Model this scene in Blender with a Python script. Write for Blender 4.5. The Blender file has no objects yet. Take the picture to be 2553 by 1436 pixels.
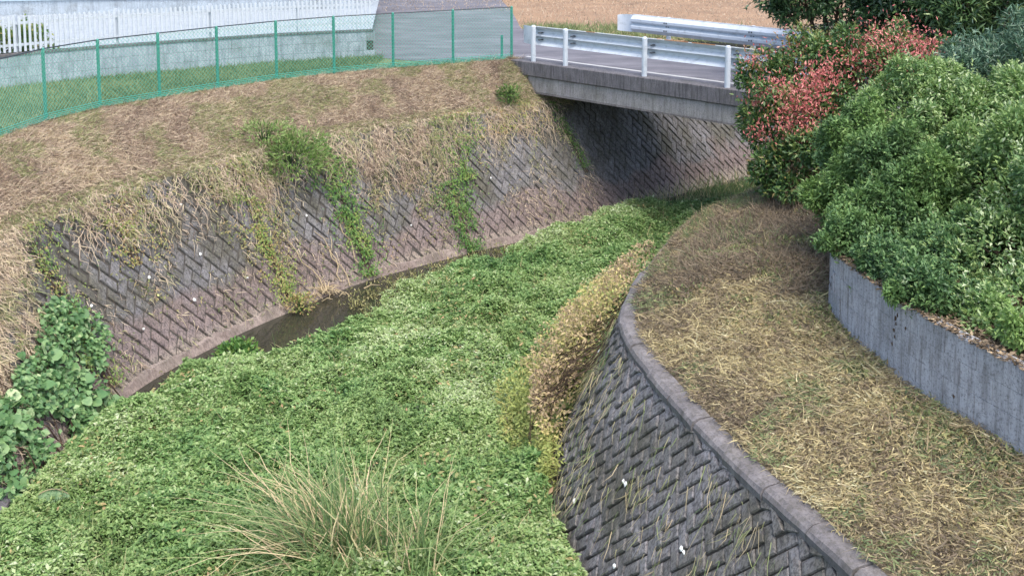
import bpy, math, random
import numpy as np
from mathutils import Vector, Matrix

random.seed(7)
rng = np.random.default_rng(11)
SC = bpy.context.scene
COL = SC.collection

# ------------------------------------------------------------------ camera, sky, sun, exposure
HC, PITCH, FPX = 6.8, math.radians(6.0), 2600.0          # camera height (m), pitch, focal length in photo pixels
SHY = math.tan(PITCH) * FPX / 2553 - 968 / 2553
cam_d = bpy.data.cameras.new('camera')
cam = bpy.data.objects.new('camera', cam_d)
COL.objects.link(cam)
cam.location = (0, 0, HC)
cam.rotation_euler = (math.pi / 2 - PITCH, 0, 0)
cam_d.sensor_width = 36
cam_d.lens = 36 * FPX / 2553
cam_d.shift_y = SHY
cam_d.clip_end = 600
SC.camera = cam

SUN_EL, SUN_DIR = math.radians(64), Vector((0.45, -0.75))
world = bpy.data.worlds.new('World')
SC.world = world
world.use_nodes = True
wn = world.node_tree
bgn = wn.nodes['Background']
sky = wn.nodes.new('ShaderNodeTexSky')
sky.sky_type = 'NISHITA'
sky.sun_disc = False
sky.sun_elevation = SUN_EL
sky.sun_rotation = math.atan2(SUN_DIR.x, SUN_DIR.y)
sky.air_density = 1.0
sky.dust_density = 3.0
sky.ozone_density = 1.0
wn.links.new(sky.outputs[0], bgn.inputs[0])
bgn.inputs[1].default_value = 0.15
sun_d = bpy.data.lights.new('sun', 'SUN')
sun_d.energy = 1.05
sun_d.angle = math.radians(40)
sun_d.color = (1.0, 0.94, 0.84)
sun = bpy.data.objects.new('sun', sun_d)
COL.objects.link(sun)
_d = Vector((SUN_DIR.x, SUN_DIR.y, 0)).normalized() * math.cos(SUN_EL) + Vector((0, 0, math.sin(SUN_EL)))
sun.rotation_euler = (-_d).to_track_quat('-Z', 'Y').to_euler()
SC.view_settings.view_transform = 'Standard'
SC.view_settings.look = 'None'
SC.view_settings.gamma = 1.0
SC.view_settings.use_curve_mapping = False
SC.view_settings.exposure = 1.32

# ------------------------------------------------------------------ small helpers
def lin(c):
    c = c.lstrip('#')
    out = []
    for i in (0, 2, 4):
        v = int(c[i:i + 2], 16) / 255
        out.append(v / 12.92 if v <= .04045 else ((v + .055) / 1.055) ** 2.4)
    return (*out, 1.0)

def at(px, py, Y):
    """the point at distance Y in front of the camera that the photo shows at (px, py)"""
    u = (px - 1276.5) / FPX
    v = (718 - py) / FPX + SHY * 2553 / FPX
    c, s = math.cos(PITCH), math.sin(PITCH)
    d = Vector((u, c + v * s, -s + v * c))
    return Vector((0, 0, HC)) + d * (Y / d.y)

def on(px, py, z):
    """the point at height z that the photo shows at (px, py)"""
    u = (px - 1276.5) / FPX
    v = (718 - py) / FPX + SHY * 2553 / FPX
    c, s = math.cos(PITCH), math.sin(PITCH)
    d = Vector((u, c + v * s, -s + v * c))
    return Vector((0, 0, HC)) + d * ((z - HC) / d.z)

_lat = np.random.default_rng(3).random((40, 64, 64))
def vn(x, y, scale=1.0, seed=0, octaves=3):
    """value noise 0..1"""
    x = np.asarray(x, float) / scale + seed * 7.31
    y = np.asarray(y, float) / scale + seed * 3.17
    tot, amp, s = 0, 1.0, 0
    for o in range(octaves):
        L = _lat[(seed * 3 + o) % 40]
        xi = np.floor(x).astype(int); yi = np.floor(y).astype(int)
        fx = x - xi; fy = y - yi
        fx = fx * fx * (3 - 2 * fx); fy = fy * fy * (3 - 2 * fy)
        a = L[xi % 64, yi % 64]; b = L[(xi + 1) % 64, yi % 64]
        c = L[xi % 64, (yi + 1) % 64]; d = L[(xi + 1) % 64, (yi + 1) % 64]
        tot = tot + amp * ((a * (1 - fx) + b * fx) * (1 - fy) + (c * (1 - fx) + d * fx) * fy)
        s += amp; amp *= .5; x = x * 2.03; y = y * 2.03
    return tot / s

def link(o, parent=None):
    COL.objects.link(o)
    if parent is not None:
        o.parent = parent
    return o

def tag(o, label=None, cat=None, group=None, kind=None):
    for k, v in (('label', label), ('category', cat), ('group', group), ('kind', kind)):
        if v:
            o[k] = v
    return o

def empty(name, loc=(0, 0, 0)):
    o = bpy.data.objects.new(name, None)
    o.empty_display_size = .2
    o.location = loc
    return link(o)

def fast_mesh(name, co, faces, mat, parent=None, tint=None, smooth=False):
    """co Nx3, faces: list of integer arrays (each KxM, one polygon size per array)"""
    me = bpy.data.meshes.new(name)
    co = np.asarray(co, np.float32)
    me.vertices.add(len(co))
    me.vertices.foreach_set('co', co.ravel())
    loops = np.concatenate([f.ravel() for f in faces]).astype(np.int32)
    sizes = np.concatenate([np.full(len(f), f.shape[1], np.int32) for f in faces])
    me.loops.add(len(loops))
    me.loops.foreach_set('vertex_index', loops)
    me.polygons.add(len(sizes))
    me.polygons.foreach_set('loop_start', np.r_[0, np.cumsum(sizes)[:-1]].astype(np.int32))
    if smooth:
        me.polygons.foreach_set('use_smooth', np.ones(len(sizes), bool))
    me.update(calc_edges=True)
    if tint is not None:
        a = me.attributes.new('tint', 'FLOAT', 'FACE')
        a.data.foreach_set('value', np.asarray(tint, np.float32))
    me.materials.append(mat)
    return link(bpy.data.objects.new(name, me), parent)

class MB:
    """collects boxes, bars and tubes into one mesh"""
    def __init__(s):
        s.v, s.f = [], []
    def add(s, vs, fs):
        n = len(s.v)
        s.v += [tuple(v) for v in vs]
        s.f += [[i + n for i in f] for f in fs]
    def box(s, c, ax, ay, az):
        """centre and three half-axis vectors"""
        c, ax, ay, az = Vector(c), Vector(ax), Vector(ay), Vector(az)
        vs = [c + ax * i + ay * j + az * k for k in (-1, 1) for j in (-1, 1) for i in (-1, 1)]
        s.add(vs, [(0, 2, 3, 1), (4, 5, 7, 6), (0, 1, 5, 4), (2, 6, 7, 3), (0, 4, 6, 2), (1, 3, 7, 5)])
    def bar(s, a, b, r, n=6, r2=None):
        a, b = Vector(a), Vector(b)
        d = (b - a).normalized()
        u = d.orthogonal().normalized(); w = d.cross(u)
        r2 = r if r2 is None else r2
        vs = [p + (u * math.cos(2 * math.pi * i / n) + w * math.sin(2 * math.pi * i / n)) * q for p, q in ((a, r), (b, r2)) for i in range(n)]
        fs = [(i, (i + 1) % n, n + (i + 1) % n, n + i) for i in range(n)] + [tuple(range(n - 1, -1, -1)), tuple(range(n, 2 * n))]
        s.add(vs, fs)
    def tube(s, pts, radii, n=6):
        for i in range(len(pts) - 1):
            s.bar(pts[i], pts[i + 1], radii[i], n, radii[i + 1])
    def loft(s, rings, close=False):
        m = len(rings[0]); vs = [v for r in rings for v in r]; fs = []
        for i in range(len(rings) - 1):
            for j in range(m if close else m - 1):
                k = (j + 1) % m
                fs.append((i * m + j, i * m + k, (i + 1) * m + k, (i + 1) * m + j))
        s.add(vs, fs)
        return s
    def cap(s, ring):
        s.add(ring, [tuple(range(len(ring)))])
    def mesh(s, name, mat, smooth=False):
        me = bpy.data.meshes.new(name)
        me.from_pydata(s.v, [], s.f)
        if smooth:
            me.polygons.foreach_set('use_smooth', np.ones(len(s.f), bool))
        me.materials.append(mat)
        me.update()
        return me
    def build(s, name, mat, parent=None, smooth=False):
        return link(bpy.data.objects.new(name, s.mesh(name, mat, smooth)), parent)

def bevel(o, w, seg=1):
    m = o.modifiers.new('bevel', 'BEVEL'); m.width = w; m.segments = seg; m.limit_method = 'ANGLE'
    return o

# ------------------------------------------------------------------ materials
class N:
    """tiny node-tree writer"""
    def __init__(s, name):
        s.m = bpy.data.materials.new(name); s.m.use_nodes = True
        s.t = s.m.node_tree; s.t.nodes.clear()
        s.out = s.t.nodes.new('ShaderNodeOutputMaterial')
    def n(s, typ, **kw):
        nd = s.t.nodes.new('ShaderNode' + typ)
        for k, v in kw.items():
            setattr(nd, k, v)
        return nd
    def l(s, a, b):
        s.t.links.new(a, b)
    def ramp(s, fac, stops, interp='LINEAR'):
        r = s.n('ValToRGB'); r.color_ramp.interpolation = interp
        el = r.color_ramp.elements
        while len(el) < len(stops):
            el.new(.5)
        for e, (p, c) in zip(el, stops):
            e.position = p; e.color = lin(c) if isinstance(c, str) else c
        s.l(fac, r.inputs[0])
        return r.outputs[0]
    def noise(s, scale, detail=4, rough=.55, coord=None, vec_scale=None, dist=0):
        t = s.n('TexNoise'); t.inputs['Scale'].default_value = scale
        t.inputs['Detail'].default_value = detail; t.inputs['Roughness'].default_value = rough
        t.inputs['Distortion'].default_value = dist
        src = coord or s.pos()
        if vec_scale:
            mp = s.n('Mapping'); mp.inputs['Scale'].default_value = vec_scale
            s.l(src, mp.inputs[0]); src = mp.outputs[0]
        s.l(src, t.inputs['Vector'])
        return t.outputs[0]
    def pos(s):
        if not hasattr(s, '_p'):
            s._p = s.n('NewGeometry').outputs['Position']
        return s._p
    def mix(s, fac, a, b, mode='MIX'):
        m = s.n('Mix', data_type='RGBA', blend_type=mode)
        for v, i in ((fac, 0), (a, 6), (b, 7)):
            if hasattr(v, 'links') or isinstance(v, bpy.types.NodeSocket):
                s.l(v, m.inputs[i])
            else:
                m.inputs[i].default_value = lin(v) if isinstance(v, str) else v
        return m.outputs[2]
    def math(s, op, a, b=0.0):
        m = s.n('Math', operation=op)
        for v, i in ((a, 0), (b, 1)):
            if isinstance(v, bpy.types.NodeSocket):
                s.l(v, m.inputs[i])
            else:
                m.inputs[i].default_value = v
        return m.outputs[0]
    def bump(s, h, strength=.4, dist=.02):
        b = s.n('Bump'); b.inputs['Strength'].default_value = strength; b.inputs['Distance'].default_value = dist
        s.l(h, b.inputs['Height'])
        return b.outputs[0]
    def finish(s, col, rough=.8, bump=None, metal=0., spec=.5):
        p = s.n('BsdfPrincipled')
        if isinstance(col, bpy.types.NodeSocket):
            s.l(col, p.inputs['Base Color'])
        else:
            p.inputs['Base Color'].default_value = lin(col) if isinstance(col, str) else col
        if isinstance(rough, bpy.types.NodeSocket):
            s.l(rough, p.inputs['Roughness'])
        else:
            p.inputs['Roughness'].default_value = rough
        p.inputs['Metallic'].default_value = metal
        p.inputs['Specular IOR Level'].default_value = spec
        if bump is not None:
            s.l(bump, p.inputs['Normal'])
        s.l(p.outputs[0], s.out.inputs[0])
        s.bsdf = p
        return s.m

def plant_mat(name, stops, rough=.5, transl=.25, spec=.4, patch=None):
    """leaf colour from the per-leaf tint; patch = (scale, colour, amount) tones whole patches"""
    m = N(name)
    a = m.n('Attribute', attribute_name='tint')
    col = m.ramp(a.outputs['Fac'], stops)
    if patch:
        sc, pc, amt = patch
        f = m.ramp(m.noise(sc, 3), [(.42, (0, 0, 0, 1)), (.68, (amt, amt, amt, 1))])
        col = m.mix(f, col, pc)
    p = m.n('BsdfPrincipled')
    m.l(col, p.inputs['Base Color']); p.inputs['Roughness'].default_value = rough
    p.inputs['Specular IOR Level'].default_value = spec
    if transl:
        tr = m.n('BsdfTranslucent'); m.l(col, tr.inputs[0])
        mx = m.n('MixShader'); mx.inputs[0].default_value = transl
        m.l(p.outputs[0], mx.inputs[1]); m.l(tr.outputs[0], mx.inputs[2])
        m.l(mx.outputs[0], m.out.inputs[0])
    else:
        m.l(p.outputs[0], m.out.inputs[0])
    return m.m

def ground_mat(name, stops, scale=3., bump=.5, rough=.95, fine=30.):
    m = N(name)
    n1 = m.noise(scale, 6, .65)
    n2 = m.noise(fine, 4, .7)
    c = m.ramp(m.math('ADD', m.math('MULTIPLY', n1, .6), m.math('MULTIPLY', n2, .4)), stops)
    return m.finish(c, rough, m.bump(n2, bump, .03), spec=.2)

def block_mat(name, dark, mid, light, toe=True):
    """weathered concrete blocks: a tone per block, streaks, lichen, and the mud stain of high water near the foot"""
    m = N(name)
    oi = m.n('ObjectInfo')
    base = m.ramp(oi.outputs['Random'], [(0, dark), (.5, mid), (1, light)])
    n = m.noise(9, 6, .7)
    st = m.noise(14, 4, .6, vec_scale=(1, 1, .18))
    c = m.mix(m.ramp(n, [(.35, (0, 0, 0, 1)), (.7, (.55, .55, .55, 1))]), base, '#6f6c5c')
    c = m.mix(m.ramp(st, [(.45, (0, 0, 0, 1)), (.72, (.6, .6, .6, 1))]), c, '#9b9a9c')
    c = m.mix(m.ramp(m.noise(1.3, 5, .6), [(.44, (0, 0, 0, 1)), (.62, (.7, .7, .7, 1))]), c, '#5b5844')
    if toe:
        sep = m.n('SeparateXYZ'); m.l(m.pos(), sep.inputs[0])
        z = m.math('ADD', sep.outputs[2], m.math('MULTIPLY', m.math('SUBTRACT', m.noise(.9, 4), .5), 1.5))
        band = m.ramp(m.math('MULTIPLY', z, .5), [(.0, (1, 1, 1, 1)), (.30, (.85, .85, .85, 1)), (.40, (0, 0, 0, 1))])
        c = m.mix(m.math('MULTIPLY', band, .75), c, m.ramp(n, [(.3, '#7c6a66'), (.7, '#a18d86')]))
        low = m.ramp(m.math('MULTIPLY', sep.outputs[2], 1.), [(.10, (1, 1, 1, 1)), (.30, (0, 0, 0, 1))])
        c = m.mix(m.math('MULTIPLY', low, .65), c, '#b3a896')
    fine = m.noise(60, 5, .7)
    c = m.mix(m.ramp(m.noise(38, 5, .75, vec_scale=(1, 1, .45)), [(.40, (.75, .75, .75, 1)), (.56, (0, 0, 0, 1))]), c, '#3c3a39')
    return m.finish(c, .9, m.bump(m.math('ADD', fine, n), .7, .02), spec=.25)

def concrete_mat(name, a, b, stain='#55554f', streak=True, rough=.85):
    m = N(name)
    n = m.noise(4, 6, .65)
    c = m.ramp(n, [(.3, a), (.7, b)])
    if streak:
        s = m.noise(22, 6, .7, vec_scale=(1, 1, .10))
        c = m.mix(m.ramp(s, [(.44, (0, 0, 0, 1)), (.66, (.8, .8, .8, 1))]), c, stain)
    f = m.noise(70, 4, .7)
    c = m.mix(m.ramp(m.noise(1.6, 6, .7), [(.5, (0, 0, 0, 1)), (.72, (.55, .55, .55, 1))]), c, '#5f5c50')
    c = m.mix(m.ramp(m.noise(45, 5, .75), [(.36, (.6, .6, .6, 1)), (.5, (0, 0, 0, 1))]), c, '#4a4848')
    return m.finish(c, rough, m.bump(m.math('ADD', f, n), .35, .01), spec=.3)

M = {}
M['block_left'] = block_mat('left_block_concrete', '#6a686c', '#79777a', '#8b898c')
M['block_right'] = block_mat('right_block_concrete', '#807c7f', '#918d8f', '#a29e9f', toe=False)
M['mortar'] = ground_mat('dark_mortar', [(.35, '#3d3a37'), (.65, '#5a5650')], 6)
M['coping'] = concrete_mat('coping_concrete', '#6b6767', '#8a8584', '#57534d')
M['cast'] = concrete_mat('grey_blue_concrete', '#a3a4a8', '#bbbcbf', '#7c7b7b')
M['kerb'] = concrete_mat('dark_weathered_concrete', '#625f63', '#7f7c7e', '#3f3e40')
M['girder'] = concrete_mat('pale_bridge_concrete', '#8e8a8c', '#a3a09c', '#75736e')
M['bgblock'] = concrete_mat('pale_block_concrete', '#9ca2ad', '#b6bcc4', '#7a8089')
am = N('grey_asphalt')
_a = am.noise(1.4, 5, .65, vec_scale=(.6, 2.0, 1)); _b = am.noise(60, 4, .7)
M['asphalt'] = am.finish(am.ramp(am.math('ADD', am.math('MULTIPLY', _a, .7), am.math('MULTIPLY', _b, .3)), [(.30, '#54545a'), (.5, '#6d6c72'), (.72, '#8a898f')]), .9, am.bump(_b, .3, .02), spec=.2)
M['field'] = ground_mat('orange_brown_field', [(.3, '#7b6755'), (.5, '#937961'), (.7, '#a68b70')], .8, .8, .95, 14)
M['soil'] = ground_mat('brown_soil', [(.3, '#3b3128'), (.7, '#63543f')], 4, .8)
M['strawsoil'] = ground_mat('straw_covered_soil', [(.3, '#5e5445'), (.5, '#857964'), (.7, '#a89b80')], 5, .9, .95, 90)
M['greensoil'] = ground_mat('mossy_soil', [(.3, '#2c3a1e'), (.7, '#4a5a30')], 4, .8)
M['mud'] = ground_mat('wet_mud', [(.3, '#2c2b20'), (.7, '#45422f')], 3, .6, .6)
M['gravel'] = ground_mat('pale_gravel', [(.3, '#8b949b'), (.7, '#aab2b8')], 3, .6)
M['verge'] = ground_mat('short_turf', [(.3, '#566446'), (.7, '#7d8a62')], 3, .8)
def simple(name, col, rough=.5, metal=0., spec=.5, dirt=None):
    m = N(name)
    c = col
    if dirt:
        c = m.mix(m.ramp(m.noise(7, 6, .7), [(.5, (0, 0, 0, 1)), (.8, (.8, .8, .8, 1))]), col, dirt)
    return m.finish(c, rough, None, metal, spec)
M['white_steel'] = simple('white_painted_steel', '#c4ccd3', .45, 0, .5, '#8f979b')
M['rust'] = simple('rusty_steel', '#a8764f', .8)
M['bolt'] = simple('dark_bolt_steel', '#4c5157', .5)
M['green_steel'] = simple('green_coated_steel', '#3c8d7a', .45, 0, .5, '#5aa391')
M['green_wire'] = simple('green_coated_wire', '#4aa08a', .5)
M['dark_wire'] = simple('dark_wire', '#333d42', .5)
M['aqua'] = simple('aqua_coated_wire', '#53b09c', .5)
M['picket'] = simple('white_picket_paint', '#c3cad0', .5, 0, .5, '#a4adb4')
M['siding'] = simple('pale_siding', '#9fb2bf', .6, 0, .4, '#8fa3b0')
M['found'] = concrete_mat('house_foundation', '#aab4bc', '#bcc6cd', '#909aa2')
M['bark'] = ground_mat('brown_bark', [(.3, '#3c3028'), (.7, '#6a594a')], 12, .9)
M['drystem'] = simple('dry_stem', '#b3a17f', .8)
M['whitefleck'] = simple('chalky_white', '#e9ebe6', .8)
M['palefleck'] = simple('pale_yellow_leaf', '#d5d690', .7)
M['line'] = simple('worn_white_line', '#b9b9b6', .8, 0, .3, '#8d8b8e')
wm = N('river_water')
wf = wm.noise(5, 3, .5, vec_scale=(1, 1, 1))
M['water'] = wm.finish('#33332a', .06, wm.bump(wf, .12, .02), spec=.6)

# plants
M['bed'] = plant_mat('creek_plant_leaf', [(0, '#43613c'), (.3, '#668c50'), (.6, '#8ba966'), (.85, '#aec088'), (1, '#c8d3ac')], .5, .3, .4, (.8, '#98a869', .35))
M['bedlow'] = plant_mat('low_yellow_plant', [(0, '#5b5a36'), (.5, '#8b8a55'), (1, '#b0a878')], .6, .2)
M['straw'] = plant_mat('dry_brown_grass', [(0, '#6b5c53'), (.3, '#ad9986'), (.55, '#ccbaa3'), (.78, '#d6c7a6'), (.88, '#a8a677'), (1, '#829262')], .8, .2, .2)
M['hay'] = plant_mat('mown_yellow_grass', [(0, '#5b5147'), (.25, '#8d7f6b'), (.5, '#aea07c'), (.72, '#c2b586'), (.88, '#d6cdaa'), (.94, '#8d9766'), (1, '#748462')], .8, .2, .2)
M['vergegrass'] = plant_mat('short_green_grass', [(0, '#4f6340'), (.5, '#75855a'), (.8, '#96a070'), (1, '#a79d76')], .7, .25, .2)
M['vine'] = plant_mat('climbing_vine_leaf', [(0, '#39612f'), (.4, '#638c44'), (.7, '#90a155'), (.85, '#ada467'), (1, '#ab9068')], .5, .3)
M['wallweed'] = plant_mat('olive_wall_weed', [(0, '#4d5b3c'), (.35, '#74804f'), (.6, '#999a66'), (.8, '#b0a06e'), (1, '#a98a68')], .6, .25)
M['weedy'] = plant_mat('loose_green_weed', [(0, '#3f5a34'), (.4, '#66863f'), (.7, '#8da35f'), (1, '#b7b884')], .5, .3)
M['weed'] = plant_mat('green_weed_leaf', [(0, '#3f5f43'), (.5, '#668a63'), (.85, '#93ae83'), (1, '#b9c096')], .5, .3)
M['hedge'] = plant_mat('glossy_hedge_leaf', [(0, '#395235'), (.35, '#54764a'), (.65, '#73955b'), (.88, '#9ab06d'), (1, '#c3d0a6')], .5, .28, .45, (.8, '#86a552', .6))
M['hedge2'] = plant_mat('grey_green_leaf', [(0, '#2f473a'), (.4, '#4b6b54'), (.75, '#6f8f72'), (1, '#a3b79c')], .4, .2, .5)
M['redshrub'] = plant_mat('shrub_green_leaf', [(0, '#2d4a2c'), (.4, '#4b6e3c'), (.75, '#748a4a'), (.9, '#9a8a50'), (1, '#8e6a4c')], .4, .2, .5)
M['red'] = plant_mat('red_young_leaf', [(0, '#95564f'), (.4, '#c46b68'), (.75, '#dc8a82'), (1, '#d0a08c')], .45, .25, .4)
M['brownleaf'] = plant_mat('withered_brown_leaf', [(0, '#66594a'), (.3, '#a08c72'), (.55, '#c4ae8a'), (.75, '#c6b97c'), (1, '#a3ad66')], .8, .2, .2)
M['treeleaf'] = plant_mat('dark_tree_leaf', [(0, '#263d2a'), (.4, '#3f5d3a'), (.75, '#64824d'), (1, '#90a56a')], .35, .2, .5)
M['kudzu'] = plant_mat('broad_vine_leaf', [(0, '#3f5f3a'), (.4, '#658a55'), (.75, '#8fad73'), (1, '#b8c996')], .45, .25, .4, (14., '#527d50', .6))
M['reed'] = plant_mat('tall_reed_blade', [(0, '#4b6540'), (.35, '#76905a'), (.6, '#a0aa74'), (.8, '#c6ba90'), (1, '#d6c19d')], .6, .25, .3)

# ================================================================== LINES OF THE PLACE (metres)

def spline(pts, n=400):
    p=np.array(pts,float); p=np.vstack([2*p[0]-p[1],p,2*p[-1]-p[-2]]); out=[]
    for i in range(1,len(p)-2):
        t=np.linspace(0,1,40,endpoint=False)[:,None]
        a,b,c,d=p[i-1],p[i],p[i+1],p[i+2]
        out.append(.5*((2*b)+(-a+c)*t+(2*a-5*b+4*c-d)*t**2+(-a+3*b-3*c+d)*t**3))
    out=np.vstack(out+[p[-2:-1]])
    L=np.r_[0,np.cumsum(np.linalg.norm(np.diff(out,axis=0),axis=1))]
    return out,L
class Line:
    def __init__(s,pts,smooth=True):
        if smooth: s.p,s.L=spline(pts)
        else:
            s.p=np.array(pts,float); s.L=np.r_[0,np.cumsum(np.linalg.norm(np.diff(s.p,axis=0),axis=1))]
        s.len=s.L[-1]
    def at(s,u):
        return np.stack([np.interp(u,s.L,s.p[:,k]) for k in range(s.p.shape[1])],-1)
    def tan(s,u,e=.15):
        d=s.at(np.clip(np.asarray(u)+e,0,s.len))-s.at(np.clip(np.asarray(u)-e,0,s.len))
        return d/np.maximum(np.linalg.norm(d,axis=-1,keepdims=True),1e-9)
WB=Line([(-5.7,6.5),(-5.6,8.5),(-5.52,10.6),(-5.36,13.5),(-4.55,15.4),(-3.63,16.81),(-2.67,18.05),(-.98,19.48),(.6,20.6),(1.9,21.65),(2.8,22.6),(4.62,24.25),(8,27),(13,31)])
BAT=.6
def lwall(s,h,off=0.):
    s=np.asarray(s,float);h=np.asarray(h,float)
    b=WB.at(s);t=WB.tan(s);nl=np.stack([-t[...,1],t[...,0]],-1)   # away from channel
    xy=b+nl*(BAT*h)[...,None]
    k=1/np.sqrt(1+BAT*BAT)
    xy=xy-nl*(np.asarray(off)*k)[...,None] if np.ndim(off) else xy-nl*(off*k)
    return np.concatenate([xy,(h+np.asarray(off)*BAT*k)[...,None]*np.ones(xy.shape[:-1]+(1,))],-1)
CAP=Line([(3.1,5.0),(2.5,6.98),(1.96,8.41),(1.6,9.59),(1.29,10.97),(1.38,11.99),(1.97,13.67),(2.78,15.37),(3.87,16.55),(5.2,17.7),(6.9,19.5),(10,22.2),(15.5,26.5)])
FEN=Line([(-7.75,14.1),(-7.66,15.31),(-7.56,16.53),(-7.08,17.57),(-6.36,18.48),(-5.57,19.4),(-4.65,20.36),(-3.65,21.2),(-2.51,21.8),(-1.28,22.42),(-.01,23.07)])
RB=.45
def rwall(s,h,off=0.):
    s=np.asarray(s,float);h=np.asarray(h,float)
    b=CAP.at(s);t=CAP.tan(s);n=np.stack([-t[...,1],t[...,0]],-1)
    k=1/np.sqrt(1+RB*RB)
    xy=b+n*(RB*(2-h)+np.asarray(off)*k)[...,None]
    return np.concatenate([xy,((h+np.asarray(off)*RB*k)*np.ones(xy.shape[:-1]))[...,None]],-1)

# ================================================================== STRUCTURE
from mathutils.geometry import tessellate_polygon

def sheet(name, pts, z, mat, kind='structure', label=None, cat=None):
    """a flat polygon at height z"""
    vs = [Vector((p[0], p[1], z)) for p in pts]
    tris = tessellate_polygon([vs])
    b = MB()
    fs = []
    for t in tris:
        a, c, d = (vs[i] for i in t)
        nz = (c - a).cross(d - a).z
        fs.append(tuple(t) if nz > 0 else tuple(reversed(t)))
    b.add(vs, fs)
    o = b.build(name, mat)
    return tag(o, label, cat, None, kind)

def grid_mesh(name, G, mat, smooth=True):
    """G: array rows x cols x 3"""
    r, c = G.shape[:2]
    i = np.arange(r * c).reshape(r, c)
    q = np.stack([i[:-1, :-1], i[:-1, 1:], i[1:, 1:], i[1:, :-1]], -1).reshape(-1, 4)
    return fast_mesh(name, G.reshape(-1, 3), [q], mat, smooth=smooth)

ZR = 3.25                                                   # road and upper bank level
BGW = Line([(-16, 14.5), (-11.5, 18.0), (-9.69, 19.6), (-8.3, 20.75), (-6.4, 21.95), (-5.0, 22.75), (-3.16, 23.45)])

# --- ground: the field and everything at road level on the left and beyond, one sheet to the horizon
edge = [tuple(p) for p in lwall(np.linspace(18.3, WB.len, 30), np.full(30, 2.75))[:, :2]]
ground_pts = [(-8.3, -30), (-8.1, 8)] + [tuple(p) for p in FEN.at(np.linspace(0, FEN.len, 40))] + edge + [(45, 55), (220, 60), (220, 320), (-220, 320), (-220, -30)]
tag(sheet('ground', ground_pts, 3.236, M['field']), 'orange brown ploughed field stretching away beyond the bridge', 'field')

# --- turf verge between the fence and the garden wall
vg = np.linspace(0, 1, 60)
fa = np.vstack([np.array([(-8.0, 9.0)]), FEN.at(np.linspace(0, FEN.len, 59))])
ba = np.vstack([np.array([(-24, 8.5)]), BGW.at(np.linspace(0, BGW.len, 59))])
G = np.stack([np.concatenate([fa * (1 - v) + ba * v, np.full((60, 1), 3.243)], 1) for v in np.linspace(0, 1, 8)], 1)
tag(grid_mesh('verge', G[:, ::-1], M['verge']), 'short green turf verge between the mesh fence and the block wall', 'grass verge', kind='structure')

# --- road: bridge approach and the asphalt behind the fence
road_pts = [(.02, 23.12), (-1.3, 22.55), (-2.4, 22.9), (-3.12, 23.38), (-3.9, 27.6), (-5.3, 37), (-3.2, 44), (-.5, 38), (.0, 33), (.25, 28.6), (2.3, 25.9), (3.1, 25.1), (.9, 22.75)]
tag(sheet('road', road_pts, 3.25, M['asphalt']), 'grey asphalt farm road leading onto the bridge', 'road', kind='structure')

# --- yard of the house, retained by the garden wall
yard = [tuple(p) for p in BGW.at(np.linspace(0, BGW.len, 30)) + np.array((-.06, .1))] + [(-4.2, 33), (-40, 33), (-40, 14)]
tag(sheet('yard', yard, 3.72, M['gravel']), 'pale gravel yard behind the white picket fence', 'yard', kind='structure')

# --- river bed and water
tag(sheet('river_bed', [(-9, -6), (6, -6), (5, 9), (6, 16), (24, 32), (20, 36), (-2, 21), (-9, 14)], -.22, M['mud']), 'dark muddy river bed', 'river bed', kind='structure')
tag(sheet('river', [(-9, -6), (6, -6), (5, 9), (6, 16), (24, 32), (20, 36), (-2, 21), (-9, 14)], 0.0, M['water']), 'narrow strip of dark still water along the foot of the left wall', 'river', kind='structure')

# left and right foot of the walls as x(y)
_sl = np.linspace(0, WB.len, 900); _L = WB.at(_sl)
_rs = np.linspace(0, CAP.len, 900); _R = rwall(_rs, np.zeros(900))[:, :2]
def xl(y): return np.interp(y, _L[:, 1], _L[:, 0])
_ro = np.argsort(_R[:, 1])
def xr(y): return np.interp(y, _R[_ro, 1], _R[_ro, 0])
def s_of(x, y):
    """nearest arc position on the left wall's foot and the distance from it"""
    x = np.asarray(x); y = np.asarray(y); out = np.empty(x.shape); dist = np.empty(x.shape)
    P_ = _L[::3]
    for k in range(0, len(x), 20000):
        d = (x[k:k + 20000, None] - P_[None, :, 0]) ** 2 + (y[k:k + 20000, None] - P_[None, :, 1]) ** 2
        i = d.argmin(1); out[k:k + 20000] = _sl[::3][i]; dist[k:k + 20000] = np.sqrt(d[np.arange(len(i)), i])
    return out, dist
GAP_S = [0, 6.2, 6.9, 7.4, 7.9, 8.3, 8.7, 9.3, 9.9, 10.6, 11.1, 11.7, 12.6, 14, 15.4, 17, 18.5, 30]
GAP_W = [.0, .15, .62, .70, .48, .55, 1.2, 1.42, 1.5, 1.5, 1.25, .98, .82, .80, .70, .45, .12, 0]
def gap(s): return np.interp(s, GAP_S, GAP_W)

# --- silt bank carrying the plants (its shore leaves the stream open)
ys = np.linspace(4, 24.5, 140); vs_ = np.linspace(0, 1, 60)
XX = xl(ys)[:, None] + (xr(ys) - xl(ys))[:, None] * vs_[None, :]
YY = np.repeat(ys[:, None], 60, 1)
S_, D_ = s_of(XX.ravel(), YY.ravel())
lift = np.clip((D_ - gap(S_) + (vn(XX.ravel(), YY.ravel(), .35, 2) - .5) * .35) / .5, -.35, 1).reshape(XX.shape)
ZZ = -.01 + lift * .13 + (vn(XX, YY, .8, 5) - .5) * .05
tag(grid_mesh('silt_bank', np.stack([XX, YY, ZZ], -1), M['greensoil']), 'silt bank under the green plants in the channel', 'river bank', kind='structure')

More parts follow.
